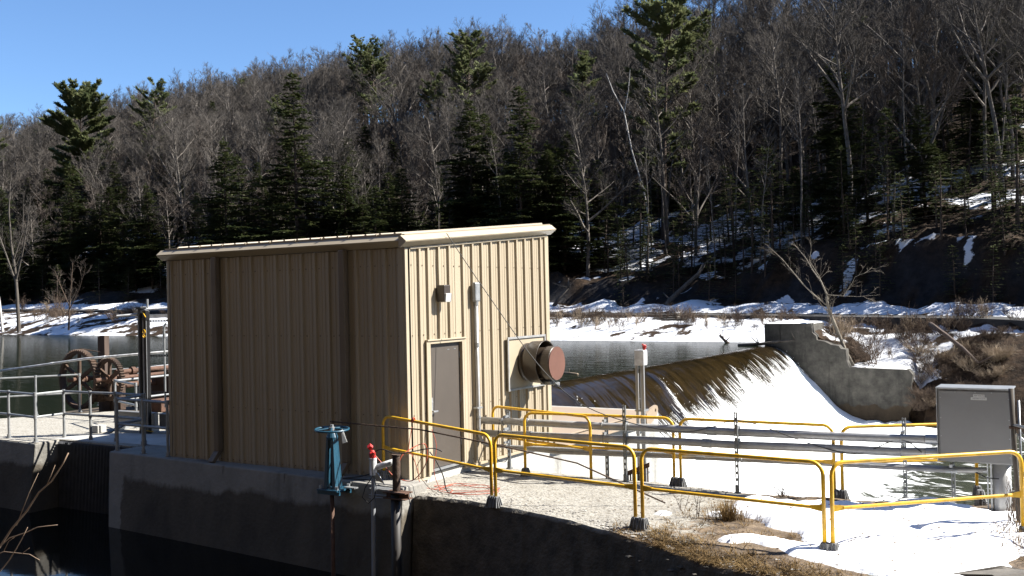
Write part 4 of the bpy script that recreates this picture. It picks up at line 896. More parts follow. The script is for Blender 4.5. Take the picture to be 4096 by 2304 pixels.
single('steel_rod','long thin rusty rod resting on the yellow rails and sloping down to the walkway',mb,M['darkrust'],'x','rod') if 0 else single('steel_rod',mb,M['darkrust'],'long thin rusty rod across the cord-tied rail, sloping down to the walkway','rod')
# ================================================================ FENCE CORNER AT THE RIGHT EDGE
fn=thing('chain_link_fence','chain-link fence corner with a leaning grey post at the right edge','fence',(8.62,1.1,-.2))
mb=MB(); mb.tube([(8.66,1.2,-.25),(8.60,1.2,1.60)],.03,10); part('post',mb,M['wood'],fn,smooth=True)
mb=MB(); mb.tube([(8.70,1.25,-.2),(8.68,1.25,1.45)],.014,8); mb.tube([(8.60,1.2,1.15),(10.4,.1,.95)],.017,8); mb.tube([(8.62,1.2,1.05),(8.9,1.5,.75)],.017,8); part('rail',mb,M['galv'],fn,smooth=True)
mb=MB(); mb.box((8.57,1.16,1.10),(8.70,1.27,1.13)); part('clamp',mb,M['darkrust'],fn)
mb=MB(); e=nrm((1.8,-1.1,0))
for i in range(44):
    for sg in (-1,1):
        s0=i*.055-.9; a=[]
        for k in range(3):
            q=s0+sg*.0+ (k*.45 if sg>0 else .9-k*.45)
            a.append((8.68+e[0]*q,1.22+e[1]*q,.1+k*.48))
        a=[p for p in a if p[0]>8.68]
        if len(a)>1: mb.tube(a,.0035,4,False)
part('mesh',mb,M['galv'],fn)
mb=MB(); g=random.Random(5)
for i in range(26):
    x=8.62+g.uniform(-.12,.2); y=1.15+g.uniform(-.2,.1); p=[(x,y,-.15)]
    for k in range(5): p.append((p[-1][0]+g.uniform(-.05,.05),p[-1][1]+g.uniform(-.05,.05),p[-1][2]+g.uniform(.05,.2)))
    mb.tube(p,[.006,.005,.004,.004,.003,.002],4)
single('vine',mb,M['brush'],'dry vine stems climbing the leaning fence post','vine')
mb=MB(); mb.stone((9.0,-1.75,-.02),.55,random.Random(8),(1.1,.8,.28)); o=single('boulder',mb,M['stone'],'flat brown-grey rock in the bottom right corner below the snow','rock'); bevel(o,.06,3)
# dry grass, stones, weeds on the walkway end
mb=MB(); g=random.Random(11)
def tuft(mb,x,y,n,h,spread,zz=None):
    for i in range(n):
        a=g.uniform(0,6.28); r=g.uniform(0,.06); hh=h*g.uniform(.4,1); px,py=x+r*math.cos(a),y+r*math.sin(a); z=deck_z(px,py)-.01 if zz is None else zz
        dx,dy=math.cos(a)*spread*hh*g.uniform(.2,1.6),math.sin(a)*spread*hh*g.uniform(.2,1.6); w=.004
        m_=(px+dx*.45,py+dy*.45,z+hh*.65); t_=(px+dx*1.15,py+dy*1.15,z+hh*g.uniform(.55,.95)); k=(-math.sin(a)*w,math.cos(a)*w,0)
        b0=len(mb.v); mb.v+=[sub((px,py,z),k),add((px,py,z),k),add(m_,mul(k,.8)),sub(m_,mul(k,.8)),t_]; mb.f+=[(b0,b0+1,b0+2,b0+3),(b0+3,b0+2,b0+4)]
n=0
while n<720:
    x=g.uniform(4.0,9.0); d=abs(g.gauss(0,.19)); y=y_near(x)+.03+d
    if x<4.6 and g.random()>.3: continue
    if snow_d(x,y)>.62 and g.random()>.06: continue
    tuft(mb,x,y,9,g.uniform(.05,.14),1.6); n+=1
for i in range(260):
    x=g.uniform(4.5,6.9); y=g.uniform(-1.2,.6)
    if snow_d(x,y)<.48 and g.random()<.6: tuft(mb,x,y,7,.09,1.8)
for i in range(70): x,y=8.9+g.gauss(0,.3),.35+g.gauss(0,.35); tuft(mb,x,y,9,.28,.8)
struct('dry_grass',mb,M['grass'],kind='stuff')
def clump(label,x,y,n,h,m='grass',name='grass_clump',grp=None):
    mb=MB()
    for i in range(n):
        a=g.uniform(0,6.28); r=abs(g.gauss(0,.12)); tuft(mb,x+r*math.cos(a),y+r*.8*math.sin(a),4,h,.65)
    return single(name,mb,M[m],label,'grass' if m=='grass' else 'weed',grp)
clump('tall tan clump of dry grass at the snow edge in the middle of the walkway',5.25,.12,70,.36)
def weed(label,x,y,h,n,name='dry_weed',z=None,sp=.5,m='brush'):
    mb=MB(); z=deck_z(x,y) if z is None else z
    for i in range(n):
        a=g.uniform(0,6.28); p=[(x+g.uniform(-.05,.05),y+g.uniform(-.05,.05),z-.02)]
        for k in range(4): p.append((p[-1][0]+math.cos(a)*sp*h*.25*g.uniform(.3,1.2),p[-1][1]+math.sin(a)*sp*h*.25*g.uniform(.3,1.2),p[-1][2]+h*.25*g.uniform(.6,1)))
        mb.tube(p,[.005,.004,.004,.003,.002],4)
        for k in range(1,5):
            for q in range(3):
                b=p[k]; mb.tube([b,(b[0]+g.uniform(-.06,.06)*h*2,b[1]+g.uniform(-.06,.06)*h*2,b[2]+g.uniform(.0,.08)*h*2)],[.003,.0015],3)
    return single(name,mb,M[m],label,'weed')
weed('small dark weed bush at the far walkway edge against the white water',5.45,2.05,.26,14,sp=.9,m='darkrust')
weed('thin dry weed stalk on the gravel beside the snow patch',4.85,.1,.5,3,sp=.15)
weed('dry weed stalk left of the tan grass clump',4.55,.25,.35,3,sp=.5)
weed('short dry weeds poking out of the snow in front of the cabinet',7.45,-.35,.16,5,sp=.8)
mb=MB()
for i in range(620):
    x=g.uniform(.5,8.6); d=abs(g.gauss(0,.25 if x<3.5 else .14)); y=y_near(x)+.07+d
    if snow_d(x,y)>.5: continue
    mb.stone((x,y,deck_z(x,y)+.003),g.uniform(.006,.022)*(1.6 if x>3.8 and d<.12 else 1),g,(1.2,1,.6))
for i in range(500): x=g.uniform(.2,4.6); y=g.uniform(y_near(x),y_far(x)); mb.stone((x,y,deck_z(x,y)),g.uniform(.004,.011),g,(1.2,1,.6))
struct('gravel',mb,M['chip'],kind='stuff')
mb=MB()
for i in range(75): x=g.uniform(4.3,8.2); mb.stone((x,y_near(x)-g.uniform(.0,.22),deck_z(x,y_near(x))-g.uniform(.0,.35)),g.uniform(.015,.045),g,(1.3,.8,.6))
struct('edge_rubble',mb,mat('dark_rubble',(.05,.045,.036),(.14,.125,.105),rough=.95,scale=5,detail=8),kind='stuff')
mb=MB()
for i in range(420):                      # dead leaves and dirt lying on the snow and gravel
    x=g.uniform(3.6,8.9); y=g.uniform(y_near(x)+.1,y_far(x)-.1); s_=snow_d(x,y); z=deck_z(x,y)+(.105*(1-math.exp(-max(0,s_-.5)*3.2))+.05 if s_>.5 else .01); r=g.uniform(.006,.018); a=g.uniform(0,6.28)
    if s_>.5: z+=.07*fbm(x*1.1,y*1.1,12)*sst(.5,.9,s_)-.045
    mb.stone((x,y,z),r,g,(1.4,.8,.5))
struct('leaf_litter',mb,mat('dead_leaf',(.10,.06,.03),(.20,.13,.07),rough=.9,scale=9),kind='stuff')
# ================================================================ GREY PIPE RAILINGS ON THE POND-SIDE DECK
def railing(label,pts,posts=None,h=1.03,m='rail_grey',r=.027,z0=0):
    t=thing('pipe_railing',label,'railing',(pts[0][0],pts[0][1],z0),'grey pipe railings on the deck left of the hut')
    for nm,k in (('top_rail',1),('mid_rail',.52)):
        mb=MB(); mb.tube([(x,y,z0+h*k) for x,y in pts],r,10); part(nm,mb,M[m],t,smooth=False)
    for x,y in (posts or pts):
        mb=MB(); mb.tube([(x,y,z0),(x,y,z0+h)],r,10); mb.tube([(x,y,z0),(x,y,z0+.09)],r*1.5,10); mb.disc((x,y,z0+.008),(0,0,1),r*2.4,.016,12)
        for k in (1,.52): mb.tube([(x,y,z0+h*k-.045),(x,y,z0+h*k+.04)],r*1.32,10)
        part('post',mb,M[m],t)
    return t
railing('long grey pipe railing turning the corner above the sunlit pier side, along the intake',[(-13.2,.30),(-11.3,.21),(-10.08,.06),(-10.12,.76),(-9.19,.76),(-8.42,.82),(-7.44,.78)])
railing('grey pipe railing boxed round the shaded slab corner against the hut',[(-7.40,.70),(-7.30,.02),(-6.46,-.02),(-5.70,-.06)])
railing('grey pipe railing with a free end in front of the big rusty gear',[(-16.6,1.0),(-15.7,2.35),(-15.1,3.3),(-14.5,4.2)])
railing('grey pipe railing round the gate opening behind the black column',[(-10.0,2.55),(-11.5,3.1),(-11.6,4.85)])
railing('far grey pipe railing beyond the rusty hoist shafts, over the pond',[(-15.6,5.6),(-14.9,6.4),(-15.1,7.2),(-15.4,8.4)])
t=thing('handrail','long sloping pale handrail pipe passing in front of both rusty gears','railing',(-18,4,0))
mb=MB(); mb.tube([(-18.4,3.95,1.03),(-16,4,1.27),(-13.9,4,1.49),(-10.3,4,1.73)],.032,10); part('rail',mb,M['white'],t,smooth=True)
mb=MB()
for x,z in ((-18.3,1.04),(-10.4,1.72)): mb.tube([(x,4.02,-.1),(x,4.02,z)],.027,8)
part('post',mb,M['rail_grey'],t,split=True)
mb=MB()
for x,z in ((-15.45,1.33),(-13.2,1.535),(-12.6,1.57)): mb.tube([(x,4,z),(x+.1,4,z+.008)],.04,10)
part('coupling',mb,M['white'],t)
# ================================================================ RUSTY GATE HOIST
def gear(c,Rr,wd,nt,nsp,label=None,name='gear'):
    """toothed wheel with its axle along y"""
    mb=MB(); n=nt*4; ro=[]
    for i in range(n):
        k=i%4; ro.append(Rr+(.045 if k in (1,2) else 0))
    ri=Rr-.075; y0,y1=c[1]-wd/2,c[1]+wd/2; b=len(mb.v)
    for i in range(n):
        a=2*math.pi*(i+(.25 if i%4==1 else -.25 if i%4==2 else 0))/n
        for (r,y) in ((ro[i],y0),(ro[i],y1),(ri,y1),(ri,y0)): mb.v.append((c[0]+r*math.cos(a),y,c[2]+r*math.sin(a)))
    for i in range(n):
        j=(i+1)%n
        for k in range(4): k2=(k+1)%4; mb.f.append((b+i*4+k,b+i*4+k2,b+j*4+k2,b+j*4+k))
    rim=mb
    g=part(name,rim,M['darkrust'],hoist,label)
    mb=MB()
    for k in range(nsp):
        a=2*math.pi*k/nsp+.5; d=(math.cos(a),0,math.sin(a)); p=(-d[2],0,d[0])
        for (w0,w1,t0) in ((.055,.04,.03),):
            A=add(c,mul(d,.07)); B=add(c,mul(d,ri+.01))
            q=lambda P,w,y:[add(P,add(mul(p,-w),(0,-y,0))),add(P,add(mul(p,w),(0,-y,0))),add(P,add(mul(p,w),(0,y,0))),add(P,add(mul(p,-w),(0,y,0)))]
            mb.prism(q(A,w0,t0),q(B,w1,t0))
    part('spoke',mb,M['darkrust'],g)
    mb=MB(); mb.disc(c,(0,1,0),.12,wd*1.3,20); part('hub',mb,M['rust'],g)
hoist=thing('gate_hoist','rusty cast-iron gate hoist with two big toothed gears and long shafts','gate hoist',(-14.5,6,0))
gear((-15.0,4.55,.86),.80,.16,58,6)
gear((-13.95,4.75,.88),.56,.12,50,6)
for (a,b,r) in (((-13.95,4.3,.88),(-13.95,6.9,.90),.055),((-15.0,4.2,.86),(-15.0,8.5,.88),.06),((-14.4,4.9,.62),(-14.4,9.4,.64),.09),((-14.3,5.2,1.02),(-14.3,9.2,1.04),.07)):
    mb=MB(); mb.tube([a,b],r,14); mb.tube([(a[0],a[1]+.5,a[2]),(a[0],a[1]+.62,a[2])],r*1.7,14); part('shaft',mb,M['rust'],hoist)
for y in (4.95,6.6,8.2):
    mb=MB(); mb.prism([(-15.5,y,-.2),(-13.5,y,-.2),(-13.5,y+.16,-.2),(-15.5,y+.16,-.2)],[(-15.15,y,.95),(-13.8,y,1.0),(-13.8,y+.16,1.0),(-15.15,y+.16,.95)]) if y>5 else mb.box((-14.6,y,-.2),(-14.2,y+.14,.8)); mb.box((-14.15,y-.02,.0),(-13.75,y+.16,.95)); part('bearing_frame',mb,M['darkrust'],hoist,bev=.02)
mb=MB(); gc=(-14.35,4.72,.45); 
for i in range(18):
    a=2*math.pi*i/18; mb.box((gc[0]+.19*math.cos(a)-.02,4.62,gc[2]+.19*math.sin(a)-.02),(gc[0]+.19*math.cos(a)+.02,4.84,gc[2]+.19*math.sin(a)+.02))
mb.disc(gc,(0,1,0),.18,.2,20); part('pinion',mb,M['darkrust'],hoist)
mb=MB(); mb.box((-14.6,9.0,.4),(-14.0,9.8,1.15)); mb.tube([(-14.3,8.9,1.0),(-14.3,9.1,1.0)],.28,18); mb.box((-13.4,5.6,-.1),(-12.9,8.6,.25)); part('gearbox',mb,M['rust'],hoist,bev=.03)
mb=MB(); mb.slab([(-16.4,4.9),(-12.6,4.9),(-12.6,10.0),(-16.4,10.0)],-3,-.15); single('gate_pier',mb,mab,'dark concrete pier carrying the rusty gate hoist','pier')
mb=MB(); mb.box((-14.72,5.0,-.15),(-14.50,5.16,2.06)); mb.box((-14.86,5.04,-.15),(-14.73,5.2,2.04)); tp=single('timber_post',mb,M['post'],'weathered timber post standing behind the big rusty gear','post',bev=.012)
mb=MB(); mb.tube([(-14.6,4.96,1.6),(-15.0,4.6,1.72),(-15.2,4.5,1.5)],.014,6); single('chain_hook',mb,M['darkrust'],'thin rusty hook bar from the timber post to the big gear','hook')
# ================================================================ SLUICE GATE FRAME AND BLACK COLUMN
gf=thing('sluice_gate','galvanised gate frame with perforated cross bars beside the hut','gate frame',(-8.8,2.2,0))
for (x,y,z1) in ((-8.98,2.12,3.03),(-8.58,2.42,3.05)):
    mb=MB(); mb.tube([(x,y,0),(x,y,z1)],.024,8)
    for z in (1.2,2.0,2.6): mb.tube([(x,y,z),(x,y,z+.07)],.033,8)
    part('upright',mb,M['galv'],gf)
mb=MB(); mb.tube([(-8.80,2.42,.55),(-8.80,2.42,2.35),(-8.78,2.42,2.43),(-8.7,2.42,2.48)],.022,8); mb.tube([(-8.80,2.42,2.15),(-8.80,2.42,2.24)],.036,8); part('conduit',mb,M['galv'],gf)
for z in (.88,1.72,2.51):
    mb=MB(); A,B=(-8.96,2.10),(-8.56,2.40)
    mb.box((-9.02,2.24,z),(-8.52,2.265,z+.012),.64); mb.box((-9.02,2.24,z+.03),(-8.52,2.265,z+.042),.64)
    for k in range(9): mb.box((-9.02+k*.06,2.24,z+.012),(-8.995+k*.06,2.265,z+.03),.64,(-8.77,2.2525))
    part('cross_bar',mb,M['black'],gf)
mb=MB(); mb.tube([(-8.98,2.1,2.80),(-8.56,2.42,2.82)],.022,8); mb.box((-9.1,2.2,2.60),(-8.5,2.23,2.68),.64); part('top_bar',mb,M['white'],gf)
mb=MB(); mb.tube([(-9.5,1.7,2.66),(-8.98,2.06,2.70)],.026,8); part('arm',mb,M['white'],gf)
cl=thing('gate_column','tall glossy black double column of the gate operator','column',(-8.92,1.97,0))
for (a,b) in (((-9.06,1.90,0),(-8.95,2.02,2.80)),((-8.88,1.94,0),(-8.80,2.04,2.76))):
    mb=MB(); mb.box(a,b); part('upright',mb,M['black'],cl,bev=.012)
mb=MB(); mb.box((-8.945,1.93,0.05),(-8.885,1.99,2.6)); mb.tube([(-9.0,1.885,.3),(-9.0,1.885,2.7)],.008,6); mb.tube([(-8.80,1.93,.1),(-8.80,1.93,2.7)],.010,6); part('guide',mb,M['galv'],cl)
mb=MB(); mb.box((-9.09,1.88,2.80),(-8.92,2.04,2.86)); mb.box((-8.90,1.90,2.55),(-8.78,2.0,2.78)); part('head',mb,M['black'],cl,bev=.01)
mb=MB(); mb.tube([(-8.87,1.9,2.74),(-8.72,1.86,2.62)],.014,6); mb.ring((-8.84,1.9,2.30),(0,1,0),.045,.010,12,5); mb.ring((-8.82,1.88,2.2),(0,1,.3),.035,.009,12,5); mb.ring((-8.8,1.9,.1),(.2,.3,1),.14,.012,16,5); part('yellow_strap',mb,M['yellow'],cl)
gb=thing('gate_beam','pale steel channel beams lying across the gate opening by the hut','beam',(-9.3,2.2,0))
for (a,b) in (((-10.3,2.22,.14),(-8.95,2.34,.42)),((-8.78,2.22,.14),(-7.2,2.34,.42))):
    mb=MB(); mb.box(a,b); mb.box((a[0],a[1]-.06,b[2]),(b[0],b[1],b[2]+.018)); part('beam',mb,M['cab'],gb,bev=.008)
mb=MB(); mb.box((-10.2,2.15,.0),(-10.05,2.4,.14)); mb.box((-9.2,2.15,.0),(-9.0,2.4,.14)); mb.box((-7.6,2.15,0),(-7.4,2.4,.14)); part('beam_block',mb,M['galv'],gb)
mb=MB(); mb.box((-10.3,1.55,.0),(-10.05,1.78,.17)); single('concrete_block',mb,M['concw'],'small pale block on the deck edge by the intake railing','block',bev=.01)
mb=MB(); mb.prism([(-9.9,1.55,0.0),(-9.75,1.55,0.0),(-9.75,1.65,0.0),(-9.9,1.65,0.0)],[(-9.35,2.15,.36),(-9.25,2.15,.36),(-9.25,2.2,.36),(-9.35,2.2,.36)]); single('steel_brace',mb,M['black'],'dark slanting steel brace beside the small pale block','brace')
# ================================================================ DRIFTWOOD, LOGS, ROCKS ON THE FAR SHORE
def logg(label,pts,r,m='wood',name='log',cat='log',n=8):
    mb=MB(); k=len(pts); rads=[r*(1-.45*i/(k-1)) for i in range(k)]; mb.tube(pts,rads,n)
    g=random.Random(int(abs(pts[0][0])*10))
    for i in range(3):
        p=pts[g.randrange(1,k)] ; mb.tube([p,add(p,(g.uniform(-1,1)*r*6,g.uniform(-1,1)*r*4,r*g.uniform(2,6)))],[r*.4,r*.15],5)
    return single(name,mb,M[m],label,cat,smooth=True)
logg('fallen pale trunk leaning on the dark rock cut, lower right end in the snowbank',[(-30.35,83.0,1.0),(-29.5,83.2,2.25),(-28.0,84.2,3.85),(-27.1,85.2,4.9),(-26.7,85.8,5.9)],.32,name='fallen_trunk',cat='trunk')
logg('fallen grey trunk leaning on the rock cut just right of the hut roof',[(-43.7,82.6,.8),(-42.8,83,2.4),(-41.7,83.6,3.8)],.28,name='fallen_trunk',cat='trunk')
logg('dark driftwood stub sticking out of the pond near the far shore',[(-15.6,61,-1.15),(-15.9,61,-.9),(-16.1,61,-.72),(-16.4,61,-.42)],.14,'post','driftwood','driftwood')
logg('long grey log stranded against the abutment block at the dam crest',[(-13.6,57.0,-1.0),(-12.1,57.2,-.88),(-10.8,57.5,-.72),(-9.7,57.9,-.62)],.13,'wood')
logg('thin pale stick drifting on the pond before the dam crest',[(-12.9,30.5,-.98),(-13.6,30.9,-.96),(-14.2,31.3,-.97)],.05,'brushp','drift_stick','stick')
mb=MB(); g=random.Random(2)
for k,(a,b,z0,z1,yy) in enumerate(((-26.5,-22.6,.05,.42,69.3),(-25.6,-22.6,.42,.62,69.6),(-26.0,-23.4,.6,.78,69.9))): mb.prism([(a,yy,z0),(b,yy,z0+.12),(b,yy+.7,z0+.12),(a,yy+.7,z0)],[(a+.3,yy,z1),(b,yy,z1+.12),(b,yy+.7,z1+.12),(a+.3,yy+.7,z1)])
o=single('rock_ledge',mb,M['stone'],'dark layered rock slab poking out of the snowy bank below the road','rock'); bevel(o,.08,2)
# ================================================================ TREES
def limb(mb,p,d,L,r0,r1,n,segs,g,curve=0.0,wob=.12):
    """one bent branch; returns its points"""
    pts=[p]; d=nrm(d)
    for i in range(segs):
        d=nrm((d[0]+g.uniform(-wob,wob),d[1]+g.uniform(-wob,wob),d[2]+curve+g.uniform(-wob,wob)*.6))
        p=add(p,mul(d,L/segs)); pts.append(p)
    mb.tube(pts,[lerp(r0,r1,i/segs) for i in range(segs+1)],n,False); return pts,d
def side(d,g,ang):
    ref=(g.uniform(-1,1),g.uniform(-1,1),g.uniform(-1,1)); k=nrm(crs(d,ref)); return nrm(add(mul(d,math.cos(ang)),mul(k,math.sin(ang))))
def along(pts,t):
    f=t*(len(pts)-1); i=min(int(f),len(pts)-2); k=f-i; return tuple(lerp(pts[i][q],pts[i+1][q],k) for q in range(3)), nrm(sub(pts[i+1],pts[i]))
def bare_tree(seed,H,lo=.35,spread=.30,up=.55,nl=13,n2=7,n3=5,n4=4,lean=(0,0),r0=None,tw=.011,fork=False):
    g=random.Random(seed); T=MB(); C=MB(); r0=r0 or H*.0115
    pts,_=limb(T,(0,0,-.4),(lean[0],lean[1],1),H*.9,r0,r0*.18,7,9,g,0.02,.07)
    limbs=[]
    for i in range(nl):
        t=lerp(lo,.97,(i+g.uniform(0,.8))/nl); p,d=along(pts,t); a=i*2.4+g.uniform(-.5,.5)
        el=up+g.uniform(-.2,.3); dd=(math.cos(a)*math.cos(el),math.sin(a)*math.cos(el),math.sin(el))
        L=H*spread*(1.15-.75*t)*g.uniform(.7,1.25)*(1.3 if fork and i<3 else 1); rr=lerp(r0*.58,r0*.2,t)*(1.5 if fork and i<3 else 1)
        q,_=limb(T,p,dd,L,rr,rr*.3,5,5,g,.05,.14); limbs.append((q,L,rr))
    limbs.append((pts[-4:],H*.25,r0*.25))
    for q,L,rr in limbs:
        for j in range(n2):
            t=g.uniform(.22,1); p,d=along(q,t); L2=L*.42*(1.15-.5*t)*g.uniform(.6,1.2)
            q2,_=limb(C,p,add(side(d,g,g.uniform(.5,.95)),(0,0,.25)),L2,max(rr*.32,tw*1.6),tw*1.2,3,3,g,.05,.16)
            for k in range(n3):
                t=g.uniform(.2,1); p,d=along(q2,t); L3=L2*.5*g.uniform(.6,1.2)
                q3,_=limb(C,p,add(side(d,g,g.uniform(.4,.9)),(0,0,.18)),L3,tw*1.2,tw*.9,3,2,g,.04,.16)
                for _k in range(n4):
                    p,d=along(q3,g.uniform(.15,1)); limb(C,p,add(side(d,g,g.uniform(.35,.8)),(0,0,.12)),L3*.55*g.uniform(.6,1.3),tw*.9,tw*.5,3,1,g)
    return T,C
def needle_fan(F,p,d,L,w,n,g,flat=.35):
    w*=1.3
    for i in range(n):
        s=nrm((d[0]+g.uniform(-.75,.75),d[1]+g.uniform(-.75,.75),d[2]*.6+g.uniform(-flat,flat)+.08)); k=nrm(crs(s,(g.uniform(-.4,.4),g.uniform(-.4,.4),1))); l=L*g.uniform(.6,1.15)
        m_=add(p,mul(s,l*.5)); b=len(F.v); F.v+=[p,add(m_,mul(k,w)),add(p,mul(s,l)),sub(m_,mul(k,w))]; F.f.append((b,b+1,b+2,b+3))
def pine(seed,H,lo=.35,wid=.16,top=.05,dens=1.0,gaps=.25,tl=.55,tw=.085,r0=None,upt=.10):
    """white pine: tiers of level boughs with tufted ends"""
    g=random.Random(seed); T=MB(); F=MB(); r0=r0 or H*.013
    pts,_=limb(T,(0,0,-.4),(g.uniform(-.03,.03),g.uniform(-.03,.03),1),H,r0,.03,7,10,g,0,.02)
    z=lo
    while z<.99:
        u=(z-lo)/(1-lo); prof=(math.sin(math.pi*min(1,.18+.82*(1-u)**.75))*.55+.5*(1-u)**.9)
        for b in range(g.randint(3,5)):
            if g.random()<gaps*(1-u): continue
            a=g.uniform(0,6.283); L=max(.6,H*wid*prof*g.uniform(.6,1.35)); p,_d=along(pts,z); el=upt+.6*u+g.uniform(-.12,.12)
            q,_=limb(T,p,(math.cos(a)*math.cos(el),math.sin(a)*math.cos(el),math.sin(el)),L,.018*L+.015,.015,4,4,g,.05,.07)
            ns=max(3,int(L*3.4*dens))
            for k in range(ns):
                t=g.uniform(.28,1); pp,d=along(q,t); sd_=1 if k%2 else -1; pr=nrm((-d[1]*sd_,d[0]*sd_,0)); L2=L*.30*(1.15-t*.6)*g.uniform(.5,1.2)
                e=nrm(add(mul(d,.75),add(mul(pr,.8),(0,0,g.uniform(0,.25)))))
                m_=max(2,int(L2/.28*dens))
                for w_ in range(m_):
                    needle_fan(F,add(pp,mul(e,L2*(w_+.6)/m_)),e,tl,tw,9,g)
            needle_fan(F,q[-1],nrm(sub(q[-1],q[-2])),tl,tw,8,g)
        z+=g.uniform(.018,.042)
    for k in range(5): needle_fan(F,along(pts,.95+.01*k)[0],(0,0,1),tl,tw,6,g,.6)
    return T,F
def hemlock(seed,H,lo=.06,wid=.17,dens=1.0,tl=.45,tw=.09,droop=-.05,step=.016,nb=(4,6)):
    """conical evergreen with close layered drooping sprays"""
    g=random.Random(seed); T=MB(); F=MB(); r0=H*.011+.03
    pts,_=limb(T,(0,0,-.4),(g.uniform(-.02,.02),g.uniform(-.02,.02),1),H,r0,.02,6,8,g,0,.015)
    z=lo
    while z<.985:
        u=(z-lo)/(1-lo)
        for b in range(g.randint(*nb)):
            a=g.uniform(0,6.283); L=max(.25,H*wid*(1-u)**.68*g.uniform(.5,1.2)*(.75+.25*min(1,u*6))*(1+.32*math.sin(a*2+u*9+seed)+.22*math.sin(u*26+seed*2))); p,_d=along(pts,z); el=.15-.1*(1-u)+g.uniform(-.12,.12)
            q,_=limb(T,p,(math.cos(a)*math.cos(el),math.sin(a)*math.cos(el),math.sin(el)),L,.012*L+.008,.006,3,3,g,droop,.06)
            for k in range(max(3,int(L*3.2*dens))):
                t=g.uniform(.15,1); pp,d=along(q,t); sd_=1 if k%2 else -1; pr=(-d[1]*sd_,d[0]*sd_,-.1); e=nrm(add(mul(d,.8),mul(pr,.8))); L2=L*.3*(1.2-t*.7)*g.uniform(.5,1.2)
                for w_ in range(max(1,int(L2/.3*dens))): needle_fan(F,add(pp,mul(e,.3*w_+.1)),e,tl,tw,4,g,.18)
            needle_fan(F,q[-1],nrm(sub(q[-1],q[-2])),tl,tw,5,g,.2)
        z+=step*g.uniform(.7,1.4)
    for k in range(4): needle_fan(F,along(pts,.96+.01*k)[0],(0,0,1),tl*.8,tw*.8,4,g,.5)
    return T,F
PROTO={}
def proto(key,name,TC,mt,mc,cname='crown'):
    r=bpy.data.objects.new(name,None); ORG[r.name]=(0,0,0); COL.objects.link(r)
    part('trunk',TC[0],mt,r,smooth=True); part(cname,TC[1],mc,r); PROTO[key]=[r,False]
for i in range(5): proto('b%d'%i,'bare_tree',bare_tree(100+i,22+i*.8,lo=.28+.05*i,spread=.30+.02*(i%3),up=.6+.07*(i%3),nl=16,n2=9,n3=6,n4=4,tw=.0125,fork=i%2==0),M['bark'],M['twig'])
for i in range(3): proto('r%d'%i,'bare_tree',bare_tree(140+i,19,lo=.22,spread=.33,up=.65,nl=17,n2=9,n3=6,n4=5,tw=.0135,fork=True),M['bark'],M['twigred'])
for i in range(2): proto('p%d'%i,'bare_sapling',bare_tree(160+i,9,lo=.2,spread=.28,up=.6,nl=10,n2=6,n3=4,n4=3,r0=.07,tw=.009),M['bark'],M['twig'])
proto('s0','slender_tree',bare_tree(170,19,lo=.62,spread=.22,up=.75,nl=8,n2=6,n3=4,n4=4,r0=.13),M['bark'],M['twig'])
proto('s1','slender_tree',bare_tree(171,17,lo=.55,spread=.2,up=.8,nl=8,n2=6,n3=4,n4=4,r0=.12,lean=(.08,.02)),M['bark'],M['twig'])
for i in range(3): proto('w%d'%i,'white_pine',pine(200+i,28,lo=(.42,.3,.5)[i],wid=(.19,.21,.18)[i],gaps=.25),M['pbark'],M['pine'],'foliage')
proto('w9','white_pine',pine(209,33,lo=.30,wid=.21,gaps=.4,dens=1.0,tl=.75),M['pbark'],M['pine'],'foliage')
proto('wb','white_pine',pine(215,33,lo=.28,wid=.25,gaps=.08,dens=1.3,tl=.8,tw=.11),M['pbark'],M['pine'],'foliage')
for i in range(3): proto('h%d'%i,'hemlock',hemlock(300+i,22+2*i,wid=.20+.02*(i%2),step=.014,dens=1.35,tw=.11),M['pbark'],M['hemlock'],'foliage')
for i in range(3): proto('y%d'%i,'young_hemlock',hemlock(320+i,8+i,lo=.04+.08*i,wid=.24,dens=.7,tl=.38,tw=.055,step=.042,nb=(3,5)),M['pbark'],M['hemlock'],'foliage')
ZONE=((.10,'at the far left'),(.20,'left of the hut'),(.38,"above the hut roof's left half"),(.545,"above the hut roof's right half"),(.68,'above the pond'),(.82,'above the dam'),(2,'above the right bank'))
def where(x,y):
    u=proj((x,y,terrain(x,y)))[0]; z=[t for a,t in ZONE if u<a][0]
    b=y-road_y(x)-7
    row='low on the slope' if b<16 else 'mid slope' if b<42 else 'on the ridge'
    return row+' '+z
KIND={'b':('bare grey-brown broadleaf tree','tree'),'r':('bare bushy broadleaf tree','tree'),'p':('thin bare sapling','sapling'),'s':('slender bare high-crowned tree','tree'),'w':('tall white pine with tiered boughs','pine'),'h':('dark dense conical hemlock','hemlock'),'y':('small dark young hemlock','hemlock')}
def plant(key,x,y,s=1.0,rz=None,label=None,tilt=None,z=None,sz=None):
    pr=PROTO[key]; o=pr[0] if not pr[1] else copy_tree(pr[0]); pr[1]=True
    o.location=(x,y,(terrain(x,y) if z is None else z)); o.rotation_euler=(tilt[0] if tilt else 0,tilt[1] if tilt else 0,rng.uniform(0,6.28) if rz is None else rz); o.scale=(s,s,sz or s)
    for k in ('label','category','group'):
        if k in o: del o[k]
    if label: tag(o,label,KIND[key[0]][1])
    else:
        wh=where(x,y); tag(o,KIND[key[0]][0]+', '+wh,KIND[key[0]][1],KIND[key[0]][0]+'s '+wh)
    return o
def at_px(dx,Y):                           # ground position: solved beforehand from the photograph's bearings
    return dx,Y
